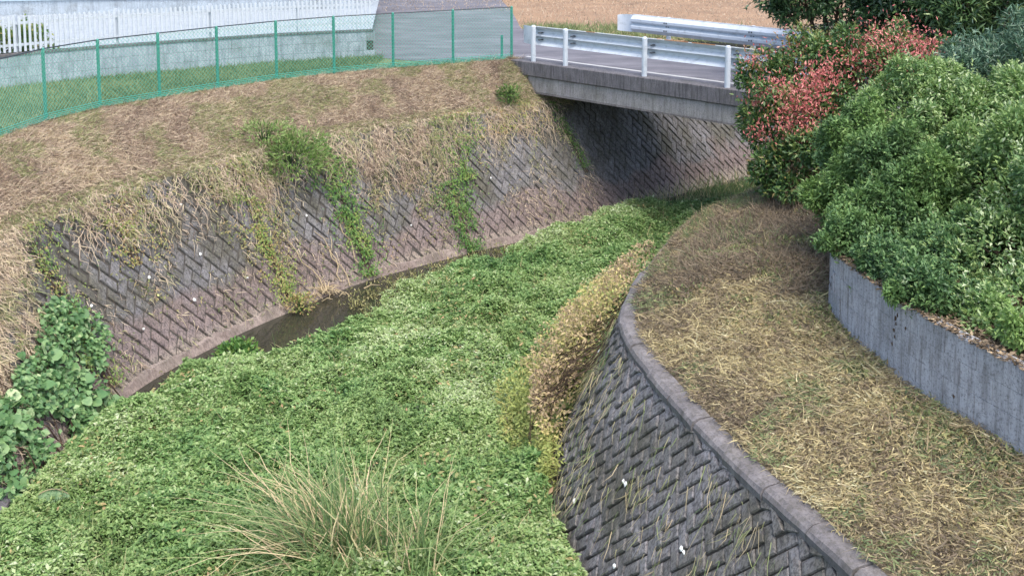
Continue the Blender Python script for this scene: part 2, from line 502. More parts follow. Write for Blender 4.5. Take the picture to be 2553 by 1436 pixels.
# --- sloping upper bank on the left, from the wall top to the fence
def fence_for(s):
    top = lwall(s, np.full(np.shape(s), 2.3))
    s = np.asarray(s, float)
    us = np.interp(s, [0, 3, 5.5, 7, 9, 10.7, 12.4, 14.9, 17.0, 18.6, 19.6], [-5.5, -2.6, -1.0, .6, 2.7, 4.6, 6.4, 9.0, 11.2, 12.55, 12.69])
    p = FEN.at(np.clip(us, 0, None))
    p = p + np.stack([np.minimum(us, 0) * .02, np.minimum(us, 0)], -1)
    return p
def slope_pt(s, v):
    s = np.asarray(s, float); v = np.asarray(v, float)
    a = lwall(s, np.full(s.shape, 2.28)); b = fence_for(s)
    xy = a[..., :2] * (1 - v)[..., None] + b * v[..., None]
    z = 2.28 + (ZR - 2.28) * v ** .85 + .10 * np.sin(np.pi * v) + (vn(xy[..., 0], xy[..., 1], .7, 9) - .5) * .16 * np.sin(np.pi * np.clip(v, .05, .97))
    return np.concatenate([xy, z[..., None]], -1)
SS, VV = np.meshgrid(np.linspace(0, 19.6, 150), np.linspace(0, 1, 26), indexing='ij')
tag(grid_mesh('left_bank', slope_pt(SS, VV), M['strawsoil']), 'sloping left bank under dry brown grass between wall and fence', 'bank', kind='structure')

# --- right bank: the mown berm, rising towards the shrubs and the bridge
def berm_z(x, y, d):
    z = 1.985 + .045 * np.clip((d - .13) / .06, 0, 1) + .42 * np.clip((d - .16) / 1.7, 0, 1) ** .8
    z = z + .75 * np.clip((d - 3.2) / 3.0, 0, 1)
    z = z + .14 * np.exp(-((x - 2.6) ** 2 + (y - 12.2) ** 2) / 1.6) * np.clip(d / .5, 0, 1)
    z = np.maximum(z, 2.03 + (ZR - 2.05) * np.clip((y - 15.8 + .1 * x) / 2.6, 0, 1) * np.clip(d / .9, 0, 1))
    return np.minimum(z + (vn(x, y, .6, 12) - .5) * .10 * np.clip((d - .22) / .3, 0, 1), 3.23)
def berm_pt(s, d):
    s = np.asarray(s, float); d = np.asarray(d, float)
    p = CAP.at(s); t = CAP.tan(s, .8)
    n = np.stack([t[..., 1], -t[..., 0]], -1)
    n = n * .35 + np.array((.65, .0))                         # fan out to the right
    n = n / np.linalg.norm(n, axis=-1, keepdims=True)
    xy = p + n * d[..., None]
    return np.concatenate([xy, berm_z(xy[..., 0], xy[..., 1], d)[..., None]], -1)
SS, VV = np.meshgrid(np.linspace(0, CAP.len, 170), np.r_[.0, .1, .19, .22, .26, np.linspace(.34, 4.5, 48), 5, 6, 8, 12, 20, 40], indexing='ij')
tag(grid_mesh('right_bank', berm_pt(SS, VV)[:, ::-1], M['strawsoil']), 'mown right bank above the dark block wall', 'bank', kind='structure')

# ------------------------------------------------------------------ block revetments
AL, AR, TALL_L, TALL_R = .128, .113, 1.5, 1.15             # half length of a block, and how much its slant is stretched up the slope
RT2 = math.sqrt(.5)
def block_poly(kind, rg, a, tall, mir, clip=None):
    """a 2:1 block of the herringbone, seen in the wall's plane; the edge facing down the slope stands proud"""
    hp, hq = (1.0, .5) if kind == 'H' else (.5, 1.0)
    g, w = .025, .06
    lo = lambda v: -v + w; hi = lambda v: v - g
    if mir == 1:
        P0, P1, Q0, Q1 = lo(hp), hi(hp), -hq + g, hi(hq)
    else:
        P0, P1, Q0, Q1 = -hp + g, hi(hp), lo(hq), hi(hq)
    tl = rg.uniform(.004, .019); base = .020 + rg.uniform(-.006, .008)
    def xy(p, q): return ((p - q) * RT2 * a, (p + q) * RT2 * a * tall)
    def top(p, q): return base + (tl * (P1 - p) / (P1 - P0) if mir == 1 else tl * (Q1 - q) / (Q1 - Q0)) + rg.uniform(-.004, .004)
    c = [(P0, Q0), (P1, Q0), (P1, Q1), (P0, Q1)]
    i_ = .085
    ci = [(P0 + i_, Q0 + i_), (P1 - i_, Q0 + i_), (P1 - i_, Q1 - i_), (P0 + i_, Q1 - i_)]
    hs = [top(*v) for v in c]
    v = [(*xy(*k), -.012) for k in c] + [(*xy(*k), hh - .012) for k, hh in zip(c, hs)]
    v += [(*xy(k[0] + rg.uniform(-.03, .03), k[1] + rg.uniform(-.03, .03)), hh + .002) for k, hh in zip(ci, hs)]
    v += [(*xy((P0 + P1) / 2 + rg.uniform(-.1, .1), (Q0 + Q1) / 2 + rg.uniform(-.1, .1)), sum(hs) / 4 + rg.uniform(0, .012))]
    if clip is not None:
        v = [(x, min(y, clip), z) for x, y, z in v]
    f = []
    for k in range(4):
        n = (k + 1) % 4
        f += [(k, n, 4 + n, 4 + k), (4 + k, 4 + n, 8 + n, 8 + k), (8 + k, 8 + n, 12)]
    return v, f
def block_meshes(a, tall, mat, mir=1, n=8):
    out = {}
    for kind in 'HV':
        out[kind] = []
        for k in range(n):
            bb = MB(); bb.add(*block_poly(kind, random.Random(k * 7 + ord(kind)), a, tall, mir)); out[kind].append(bb.mesh('block', mat))
    out['par'] = (a, tall, mat, mir)
    return out

def wall_frame(fn, s, h, bat):
    e = .02
    p = fn(np.array([s]), np.array([h]))[0]
    t = (fn(np.array([s + e]), np.array([h])) - fn(np.array([s - e]), np.array([h])))[0]
    u = (fn(np.array([s]), np.array([h + e])) - fn(np.array([s]), np.array([h - e])))[0]
    t = Vector(t).normalized(); u = Vector(u).normalized(); n = t.cross(u).normalized()
    u = n.cross(t)
    return Vector(p), t, u, n

def revetment(name, label, fn, bat, s0, s1, htop, mat, meshes, flip=False, limit=300, all_joined=False, hb=-.15):
    """backing (the thing itself) with its blocks as parts"""
    ns = max(4, int((s1 - s0) / .2)); nh = 12
    S, H = np.meshgrid(np.linspace(s0, s1, ns), np.linspace(hb, htop, nh), indexing='ij')
    G = fn(S, H)
    root = grid_mesh(name, G if not flip else G[:, ::-1], M['mortar'], smooth=False)
    tag(root, label, 'block wall', 'diamond block revetment walls along the channel')
    k_ = math.sqrt(1 + bat * bat)
    a, tall, _m, mir = meshes['par']
    cells = []
    tmax = (htop - hb) * k_
    sg = -1 if flip else 1
    R_ = int((max(abs(s0), abs(s1)) + tmax) / a * 1.5) + 6
    for x in range(-R_, R_):
        for y in range(-R_, R_):
            m = (x - y) % 4
            if m not in (0, 3):
                continue
            kind = 'H' if m == 0 else 'V'
            cp_, cq_ = (x + 1, y + .5) if kind == 'H' else (x + .5, y + 1)
            s = sg * (cp_ - cq_) * RT2 * a; t_ = (cp_ + cq_) * RT2 * a * tall
            h = hb + t_ / k_
            if s0 <= s < s1 and 0 <= t_ < tmax + .07:
                cells.append((h, s, kind, (tmax - t_)))
    cells.sort(key=lambda c: abs(c[0] - htop * .35))
    joined = MB()
    for idx, (h, s, kind, room) in enumerate(cells):
        p, t, u, n = wall_frame(fn, s, h, bat)
        me = meshes[kind][random.randrange(8)]
        if room < .9 * 1.5 * RT2 * a * tall * 1.12:
            bb = MB(); bb.add(*block_poly(kind, random, a, tall, mir, room)); me = bb.mesh('block', mat)
        if flip:
            t, n = -t, n
        n = t.cross(u)
        wob = random.gauss(0, .012)
        mat4 = Matrix((( t.x, u.x, n.x, p.x), (t.y, u.y, n.y, p.y), (t.z, u.z, n.z, p.z), (0, 0, 0, 1)))
        mat4 = mat4 @ Matrix.Translation((0, 0, random.gauss(0, .004) - (.012 * min(max((.65 - h) / .4, 0), 1) if not flip else 0))) @ Matrix.Rotation(wob, 4, 'Z') @ Matrix.Rotation(random.gauss(0, .02), 4, 'X')
        if idx < limit and not all_joined:
            o = bpy.data.objects.new('block', me)
            o.matrix_world = mat4
            o.parent = root
            COL.objects.link(o)
        else:
            vs = [mat4 @ v.co for v in me.vertices]
            joined.add(vs, [tuple(pp.vertices) for pp in me.polygons])
    if joined.v:
        tag(joined.build('remaining_blocks', mat, root), kind='stuff')
    return root

bl = block_meshes(AL, TALL_L, M['block_left'])
WJ = [3.2, 7.0, 10.74, 12.45, 14.88, 18.35, 25.0]
names = ['leftmost block wall section, mostly hidden under dry grass and broad leaves',
         'large grey block wall section between the broad leaved vine and the first weedy joint',
         'narrow block wall section below the tall green weed clump',
         'block wall section with green vines at both of its joints',
         'block wall section beside the bridge with yellow straw on it',
         'dark shaded block wall running under the bridge']
LW = []
for k in range(6):
    LW.append(revetment('block_wall', names[k], lwall, BAT, WJ[k], WJ[k + 1], 2.34 if k < 5 else 2.6, M['block_left'], bl, flip=False, all_joined=(k == 0)))
br = block_meshes(AR, TALL_R, M['block_right'], -1)
RW = revetment('block_wall', 'dark block wall below the pale coping at the lower right', rwall, RB, .6, 9.2, 1.93, M['block_right'], br, flip=True)
RW2 = revetment('block_wall', 'far stretch of the right block wall towards the bridge, behind the mown bank', rwall, RB, 9.2, 22, 1.93, M['block_right'], br, flip=True, all_joined=True)

# coping on the right wall
def coping_stone(s0, s1):
    rings = []; j = random.gauss(0, .008); jz = random.gauss(0, .006)
    for s in np.linspace(s0, s1, 6):
        p = CAP.at(s); t = CAP.tan(s); n = np.array((-t[1], t[0]))
        f = lambda o, z: Vector((p[0] + n[0] * (o + j), p[1] + n[1] * (o + j), z + jz + random.gauss(0, .003)))
        rings.append([f(.058, 1.92), f(.066, 1.985), f(.045, 2.022), f(.0, 2.045), f(-.13, 2.055), f(-.17, 1.85)])
    b = MB().loft(rings); b.cap(rings[0]); b.cap(list(reversed(rings[-1])))
    b.build('coping_stone', M['coping'], RW)
s_ = .4
while s_ < 7.8:
    l_ = random.uniform(.52, .62)
    coping_stone(s_ + .006, s_ + l_ - .006)
    s_ += l_
rings = []
for s in np.linspace(7.9, 16, 50):
    p = CAP.at(s); t = CAP.tan(s); n = np.array((-t[1], t[0]))
    f = lambda o, z: Vector((p[0] + n[0] * o, p[1] + n[1] * o, z))
    rings.append([f(.062, 1.85), f(.06, 1.96), f(.0, 2.0), f(-.1, 2.01), f(-.12, 1.8)])
MB().loft(rings).build('buried_coping', M['kerb'], RW)
# stained footing strip along the foot of the left wall, one length per wall section
M['footing'] = concrete_mat('stained_footing_concrete', '#7f706a', '#a3968c', '#5d5149')
for k in range(1, 5):
    rings = []
    for s in np.linspace(WJ[k] + .02, WJ[k + 1] - .02, 22):
        q = [lwall(np.array([s]), np.array([hh]), o)[0] for hh, o in ((-.2, .035), (.10 + .02 * math.sin(s * 5), .03), (.13 + .02 * math.sin(s * 5), .012), (.13, -.02))]
        rings.append([Vector(v) for v in q])
    MB().loft(rings).build('footing', M['footing'], LW[k])

# ------------------------------------------------------------------ bridge
A0 = Vector((.47, 22.67, 0)); R1 = Vector((.748, -.664, 0)).normalized(); N1 = Vector((-R1.y, R1.x, 0))
if N1.y < 0: N1 = -N1
def bp(t, o, z): return A0 + R1 * t + N1 * o + Vector((0, 0, z))
def bbox(b, t0, t1, o0, o1, z0, z1):
    b.box(bp((t0 + t1) / 2, (o0 + o1) / 2, (z0 + z1) / 2), R1 * (t1 - t0) / 2, N1 * (o1 - o0) / 2, Vector((0, 0, (z1 - z0) / 2)))
bridge = empty('bridge', bp(2.4, 1.5, 2.6))
tag(bridge, 'short weathered concrete road bridge over the channel', 'bridge')
def bpart(name, mat, *boxes, bev=.015):
    b = MB()
    for bx in boxes: bbox(b, *bx)
    o = b.build(name, mat)
    o.parent = bridge; o.matrix_parent_inverse = Matrix.Translation(-bridge.location)
    return bevel(o, bev) if bev else o
bpart('kerb', M['kerb'], (-.72, 7.0, -.13, .24, 2.95, 3.262))
bpart('girder', M['girder'], (-.1, 7.0, -.085, .22, 2.60, 2.942))
bpart('kerb', M['kerb'], (.4, 7.0, 2.95, 3.3, 2.95, 3.262))
bpart('girder', M['girder'], (.4, 7.0, 2.98, 3.26, 2.60, 2.942))
bpart('deck_slab', M['asphalt'], (-.7, 9.0, .24, 2.95, 2.80, 3.256), bev=0)
bpart('abutment', M['kerb'], (-1.2, -.3, .1, 3.1, 1.9, 2.79), bev=0)
bpart('lip', M['coping'], (-.1, 7.0, -.10, -.05, 2.575, 2.61), bev=0)
bpart('white_line', M['line'], (-.6, 8.5, .42, .52, 3.24, 3.2605), bev=0)

# ------------------------------------------------------------------ guardrails
def wprofile(z0, h, bulge, th=.006):
    zs = [0, .06, .22, .36, .5, .64, .78, .94, 1]
    os_ = [0, .25, 1, 1, .15, 1, 1, .25, 0]
    a = [(o * bulge, z0 + z * h) for z, o in zip(zs, os_)]
    return a + [(o + th, z) for o, z in reversed(a)]
def guardrail(name, label, base, R, Nn, t0, t1, posts, z0, h, zpost, side, wing_t, wing_dir):
    root = empty(name, base)
    tag(root, label, 'guardrail', 'white guardrails on the bridge')
    inv = Matrix.Translation(-root.location)
    def put(o):
        o.parent = root; o.matrix_parent_inverse = inv; return o
    prof = wprofile(z0, h, .105)
    b = MB()
    rings = []
    for t in np.linspace(t0, t1, 24):
        c = base + R * t
        rings.append([Vector((c.x, c.y, 0)) + Nn * (.075 + o) * side + Vector((0, 0, z)) for o, z in prof])
    b.loft(rings, True); b.cap(rings[0]); b.cap(list(reversed(rings[-1])))
    put(b.build('beam', M['white_steel'], smooth=False))
    b = MB()
    b.box(base + R * (t0 + t1) / 2 + Nn * .078 * side + Vector((0, 0, z0 + h + .006)), R * (t1 - t0) / 2, Nn * .010, Vector((0, 0, .006)))
    put(b.build('top_edge', simple('rust_flecked_edge_' + str(len(bpy.data.materials)), '#e3e8ea', .5, 0, .5, '#b98a5e')))
    if side == 1:
        for ta, tb in ((3.35, 3.9), (3.98, 4.5), (1.4, 1.62)):
            b = MB(); b.box(base + R * (ta + tb) / 2 + Nn * .078 + Vector((0, 0, z0 + h + .0095)), R * (tb - ta) / 2, Nn * .0125, Vector((0, 0, .006)))
            put(b.build('rust_patch', M['rust']))
    for t in posts:
        b = MB()
        c = base + R * t
        b.bar(c + Vector((0, 0, 3.2)), c + Vector((0, 0, zpost - .03)), .055, 12)
        b.bar(c + Vector((0, 0, zpost - .03)), c + Vector((0, 0, zpost)), .055, 12, .035)
        p = put(b.build('post', M['white_steel'], smooth=False))
        for dz in ((.30, .68) if side == 1 else (.28, .50, .72)):
            for dt in ((.06, .09) if side == 1 else (-.03, .03)):
                bb = MB()
                q = c + R * (.10 + dt - .06) + Vector((0, 0, z0 + h * dz)) + Nn * (.07 if side == 1 else -(.185 if dz != .5 else .10))
                bb.bar(q - Nn * (.025 if side == 1 else .012), q + Nn * (.1 if side == 1 else .03), .014 if side == 1 else .02, 6)
                put(bb.build('bolt', M['bolt']))
    # flared end wing
    b = MB(); rings = []
    for k in range(9):
        a = k / 8
        t = wing_t + wing_dir * (.02 + .34 * math.sin(a * 1.4) / math.sin(1.4))
        c = base + R * t + Nn * (.09 * side + .16 * (1 - math.cos(a * 1.5)) * side)
        hz = h * (1 - .12 * a ** 3) / 2; zc = z0 + h / 2
        r_ = [Vector((c.x, c.y, 0)) + Nn * th + Vector((0, 0, zc + hz * q)) for th in (0, .008) for q in ((-1, -.5, 0, .5, 1) if th == 0 else (1, .5, 0, -.5, -1))]
        rings.append(r_)
    b.loft(rings, True); b.cap(rings[0]); b.cap(list(reversed(rings[-1])))
    put(b.build('end_wing', M['white_steel']))
    return root
guardrail('guardrail', 'nearer white guardrail, seen from behind with four posts on the kerb', A0, R1, N1, -.12, 7.2, [0, .9, 2.93, 4.82, 6.7], 3.62, .40, 4.06, 1, -.12, -1)
A2 = Vector((3.05, 24.95, 0)); R2 = Vector((.70, -.714, 0)).normalized(); N2 = Vector((-R2.y, R2.x, 0))
if N2.y < 0: N2 = -N2
guardrail('guardrail', 'farther white guardrail with its ribbed face towards the road', A2, R2, N2, -.1, 6.5, [.9, 3.2, 5.4], 3.62, .42, 4.05, -1, -.1, -1)

# ------------------------------------------------------------------ green mesh fence
fence = empty('mesh_fence', (-4, 20.9, ZR))
tag(fence, 'green chain link fence with green posts along the top of the dry bank', 'fence')
def fpart(b, name, mat):
    o = b.build(name, mat); o.parent = fence; o.matrix_parent_inverse = Matrix.Translation(-fence.location); return o
fp = [Vector((-7.9, 10.2, ZR)), Vector((-7.85, 11.5, ZR)), Vector((-7.8, 12.8, ZR)), Vector((-7.75, 14.1, ZR))] + [Vector((x, y, ZR)) for x, y in
     ((-7.70, 15.35), (-7.52, 16.55), (-7.06, 17.6), (-6.34, 18.5), (-5.55, 19.42), (-4.65, 20.36), (-3.65, 21.16), (-2.51, 21.8), (-1.28, 22.42), (-.01, 23.07))]
FH = 1.17
for p in fp:
    b = MB(); b.bar(p - Vector((0, 0, .2)), p + Vector((0, 0, FH)), .029, 8); b.bar(p + Vector((0, 0, FH)), p + Vector((0, 0, FH + .02)), .029, 8, .012)
    fpart(b, 'post', M['green_steel'])
q = fp[-1] + (fp[-2] - fp[-1]) * .17
b = MB(); b.bar(q - Vector((0, 0, .2)), q + Vector((0, 0, .55)), .028, 8); fpart(b, 'short_post', M['green_steel'])
def wire(b, a, c, r):
    d = (c - a).normalized(); u = d.cross(Vector((0, 0, 1)))
    u = u.normalized() if u.length > 1e-4 else Vector((1, 0, 0)); w = d.cross(u)
    vs = [p + (u * math.cos(k * 2.0944) + w * math.sin(k * 2.0944)) * r for p in (a, c) for k in range(3)]
    b.add(vs, [(0, 1, 4, 3), (1, 2, 5, 4), (2, 0, 3, 5)])
b_top, b_bot = MB(), MB()
for a, c in zip(fp[:-1], fp[1:]):
    L = (c - a).length; d = (c - a) / L; up = Vector((0, 0, 1))
    b = MB(); sp = .075; off = d.cross(up) * .036
    H = FH - .03
    n = int((L + H) / sp) + 1
    for k in range(-int(H / sp) - 1, n):
        for sg in (1, -1):
            # line x = x0 + sg * z, clipped to the bay
            x0 = k * sp if sg == 1 else k * sp + H
            z0, z1 = 0.0, H
            xa, xb = x0 + sg * z0, x0 + sg * z1
            if sg == 1:
                if xa < 0: z0 = -x0
                if xb > L: z1 = L - x0
            else:
                if xa > L: z0 = x0 - L
                if xb < 0: z1 = x0
            if z1 - z0 < .02: continue
            wire(b, a + off + d * (x0 + sg * z0) + up * (z0 + .02), a + off + d * (x0 + sg * z1) + up * (z1 + .02), .0030)
    fpart(b, 'mesh_panel', M['green_wire'])
    b_top.bar(a + up * FH, c + up * FH, .011, 5)
    for zz in (.03, .055, .085, .12):
        b_bot.bar(a + up * zz + off, c + up * zz + off, .006, 4)
fpart(b_top, 'top_wire', M['dark_wire'])
fpart(b_bot, 'bottom_wire', M['aqua'])

# ------------------------------------------------------------------ garden wall of concrete blocks, with its picket fence
def block_course_wall(root, line, s0, s1, z0, courses, bl_, bh, th, mat, gp_=.003):
    meshes = []
    for k in range(4):
        b = MB(); b.box((0, 0, 0), (bl_ / 2 - gp_, 0, 0), (0, th / 2, 0), (0, 0, bh / 2 - gp_))
        me = b.mesh('block', mat); meshes.append(me)
    n = int((s1 - s0) / bl_) + 1
    for c in range(courses):
        for i in range(n):
            s = s0 + (i + .5 + .5 * (c % 2)) * bl_
            if s > s1: continue
            p = line.at(s); t = line.tan(s)
            o = bpy.data.objects.new('block', meshes[(i + c) % 4])
            o.matrix_world = Matrix.Translation((p[0], p[1], z0 + (c + .5) * bh)) @ Matrix.Rotation(math.atan2(t[1], t[0]), 4, 'Z')
            o.parent = root
            COL.objects.link(o)
gw_r = []
for s in np.linspace(0, BGW.len, 60):
    p = BGW.at(s); t = BGW.tan(s); n = np.array((-t[1], t[0]))
    gw_r.append([Vector((p[0] + n[0] * o, p[1] + n[1] * o, z)) for o, z in ((-.045, 3.1), (-.045, 3.86), (.045, 3.86), (.045, 3.1))])
b = MB().loft(gw_r, True); b.cap(gw_r[0]); b.cap(list(reversed(gw_r[-1])))
gw = tag(b.build('garden_wall', M['mortar']), 'low pale concrete block wall curving behind the green mesh fence', 'wall')
block_course_wall(gw, BGW, 4.2, BGW.len, 3.2, 3, .40, .21, .12, M['bgblock'])
rr = []
for s in np.linspace(0, BGW.len, 60):
    p = BGW.at(s); t = BGW.tan(s); n = np.array((-t[1], t[0]))
    rr.append([Vector((p[0] + n[0] * o, p[1] + n[1] * o, z)) for o, z in ((-.075, 3.832), (-.075, 3.875), (.075, 3.875), (.075, 3.832))])
b = MB().loft(rr, True); b.cap(rr[0]); b.cap(list(reversed(rr[-1])))
b.build('coping', M['kerb'], gw)

pf = empty('picket_fence', (-7, 21.6, 3.87))
tag(pf, 'white picket fence standing on the pale block wall', 'fence')
pinv = Matrix.Translation(-pf.location)
b = MB(); b.box((0, 0, .35), (.022, 0, 0), (0, .011, 0), (0, 0, .33)); b.add([(-.022, -.011, .68), (.022, -.011, .68), (.022, .011, .68), (-.022, .011, .68), (0, -.011, .705), (0, .011, .705)], [(0, 1, 4), (2, 3, 5), (1, 2, 5, 4), (3, 0, 4, 5)])
pm = b.mesh('picket', M['picket'])
s = 4.6
while s < BGW.len - .05:
    p = BGW.at(s); t = BGW.tan(s)
    o = bpy.data.objects.new('picket', pm)
    o.parent = pf; o.matrix_parent_inverse = pinv
    o.matrix_basis = Matrix.Translation((p[0], p[1], 3.875)) @ Matrix.Rotation(math.atan2(t[1], t[0]), 4, 'Z')
    COL.objects.link(o)
    s += .094
for zc in (4.00, 4.42):
    rr = []
    for s in np.linspace(4.5, BGW.len, 60):
        p = BGW.at(s); t = BGW.tan(s); n = np.array((-t[1], t[0]))
        rr.append([Vector((p[0] + n[0] * o, p[1] + n[1] * o, z)) for o, z in ((.013, zc), (.013, zc + .05), (.04, zc + .05), (.04, zc))])
    o = MB().loft(rr, True).build('rail', M['picket']); o.parent = pf; o.matrix_parent_inverse = pinv
for s in np.arange(4.6, BGW.len, 1.9):
    p = BGW.at(s); t = BGW.tan(s); n = np.array((-t[1], t[0]))
    b = MB(); b.box((p[0] + n[0] * .07, p[1] + n[1] * .07, 4.22), (.03, 0, 0), (0, .03, 0), (0, 0, .38))
    o = b.build('post', M['picket']); o.parent = pf; o.matrix_parent_inverse = pinv

# ------------------------------------------------------------------ house behind
house = empty('house', (-11, 29, 3.72))
tag(house, 'pale blue grey house with horizontal siding behind the picket fence', 'house')
hinv = Matrix.Translation(-house.location)
def hput(o): o.parent = house; o.matrix_parent_inverse = hinv; return o
ha, hb_ = Vector((-22, 26.0, 0)), Vector((-4.3, 29.4, 0)); hd_ = (hb_ - ha).normalized(); hn = Vector((-hd_.y, hd_.x, 0)); hl = (hb_ - ha).length
def hbox(b, t0, t1, o0, o1, z0, z1):
    b.box(ha + hd_ * (t0 + t1) / 2 + hn * (o0 + o1) / 2 + Vector((0, 0, (z0 + z1) / 2)), hd_ * (t1 - t0) / 2, hn * (o1 - o0) / 2, Vector((0, 0, (z1 - z0) / 2)))
b = MB(); hbox(b, .02, hl - .02, .03, 7, 3.6, 4.1); hput(b.build('foundation', M['found']))
b = MB(); hbox(b, .03, hl - .03, .04, 6.9, 4.1, 8.6); hput(b.build('wall', M['siding']))
for k in range(20):
    z = 4.1 + k * .225
    b = MB()
    vs = [ha + hd_ * t + hn * o + Vector((0, 0, zz)) for t in (0, hl) for o, zz in ((-.012, z), (.012, z + .222), (.04, z + .222), (.04, z))]
    b.add(vs, [(0, 1, 5, 4), (1, 2, 6, 5), (3, 0, 4, 7), (0, 3, 2, 1), (4, 5, 6, 7)])
    hput(b.build('siding_board', M['siding']))
b = MB()
mid = hn * 3.5
vs = [ha + hd_ * t + hn * o + Vector((0, 0, z)) for t in (-.5, hl + .5) for o, z in ((-.6, 8.5), (3.5, 10.3), (7.6, 8.5), (3.5, 10.1))]
b.add(vs, [(0, 1, 5, 4), (1, 2, 6, 5), (0, 4, 7, 3), (3, 7, 6, 2), (0, 3, 2, 1), (4, 5, 6, 7)])
hput(b.build('roof', M['kerb']))
for t in (3, 8, 13):
    b = MB(); hbox(b, t, t + 1.7, -.03, .05, 5.2, 6.4); f_ = hput(b.build('window', M['picket']))
    b = MB(); hbox(b, t + .06, t + 1.64, -.034, -.028, 5.26, 6.34)
    o = b.build('pane', M['water']); o.parent = f_; o.matrix_parent_inverse = Matrix.Identity(4)

# ------------------------------------------------------------------ retaining wall on the right
RWL = Line([(5.2, 5.2), (4.55, 6.5), (4.05, 7.80), (3.70, 8.75), (3.50, 9.7), (3.42, 10.55), (3.62, 11.0), (4.1, 11.35), (5.4, 12.1), (7.0, 13.2)])
rr = []
for s in np.linspace(0, RWL.len, 100):
    p = RWL.at(s); t = RWL.tan(s); n = np.array((-t[1], t[0]))
    rr.append([Vector((p[0] + n[0] * o, p[1] + n[1] * o, z)) for o, z in ((.055, 1.9), (.055, 3.163), (-.055, 3.163), (-.055, 1.9))])
b = MB().loft(rr, True); b.cap(rr[0]); b.cap(list(reversed(rr[-1])))
rwl = tag(b.build('retaining_wall', M['cast']), 'low blue grey concrete block wall under the dense hedge', 'wall')
block_course_wall(rwl, RWL, 0, RWL.len, 2.32, 4, .35, .21, .124, M['cast'], .0016)
sheetpts = [tuple(p) for p in RWL.at(np.linspace(0, RWL.len, 50)) + np.array((.02, .0))] + [(14, 15), (14, 5)]
tag(sheet('planting_bed', sheetpts, 3.150, M['soil']), 'bare brown soil behind the low concrete wall', 'soil', kind='structure')

# ================================================================== PLANTS
def unit(v): return v / np.maximum(np.linalg.norm(v, axis=-1, keepdims=True), 1e-9)
def randn(n): return rng.normal(size=(n, 3))

def leaves(name, pos, axis, nrm, L, W, tint, mat, parent=None, fold=.22, shape=.45, droop=0.0):
    """kite leaves folded along the midrib; axis = direction of growth, nrm = upper side"""
    n = len(pos)
    axis = unit(axis); side = unit(np.cross(axis, nrm)); up = np.cross(side, axis)
    L = np.broadcast_to(L, (n,))[:, None]; W = np.broadcast_to(W, (n,))[:, None]
    mid = pos + axis * L * shape
    tip = pos + axis * L - up * L * droop
    co = np.stack([pos, mid + side * W / 2 + up * W * fold, tip, mid - side * W / 2 + up * W * fold], 1).reshape(-1, 3)
    i = np.arange(n)[:, None] * 4
    f = np.stack([i + np.array([[0, 1, 2]]), i + np.array([[0, 2, 3]])], 1).reshape(-1, 3)
    return fast_mesh(name, co, [f], mat, parent, np.repeat(np.clip(tint, 0, 1), 2))

def blades(name, pos, d, bend, L, W, tint, mat, parent=None):
    """bent grass blades: direction d at the root, leaning over by the vector bend at the tip"""
    n = len(pos)
    d = unit(d); L = np.broadcast_to(L, (n,))[:, None]; W = np.broadcast_to(W, (n,))[:, None]
    side = unit(np.cross(d, randn(n)))
    m = pos + d * L * .5 + bend * L * .22
    t = pos + d * L * .92 + bend * L
    co = np.stack([pos - side * W / 2, pos + side * W / 2, m + side * W * .42, m - side * W * .42, t], 1).reshape(-1, 3)
    i = np.arange(n)[:, None] * 5
    q = i + np.array([[0, 1, 2, 3]]); tr = i + np.array([[3, 2, 4]])
    tt = np.clip(tint, 0, 1)
    return fast_mesh(name, co, [q, tr], mat, parent, np.r_[tt, tt])

def ribbon(b, pts, w0, w1, up=(0, 0, 1)):
    """a tapering flat blade along points, with a shallow keel"""
    n = len(pts)
    vs = []
    for i, p in enumerate(pts):
        p = Vector(p); d = (Vector(pts[min(i + 1, n - 1)]) - Vector(pts[max(i - 1, 0)])).normalized()
        s = d.cross(Vector(up))
        s = s.normalized() if s.length > 1e-4 else Vector((1, 0, 0))
        k = s.cross(d)
        w = w0 + (w1 - w0) * (i / (n - 1)) ** 1.3
        vs += [p - s * w, p - k * w * .5, p + s * w]
    fs = []
    for i in range(n - 1):
        a = i * 3
        fs += [(a, a + 1, a + 4, a + 3), (a + 1, a + 2, a + 5, a + 4)]
    b.add(vs, fs)

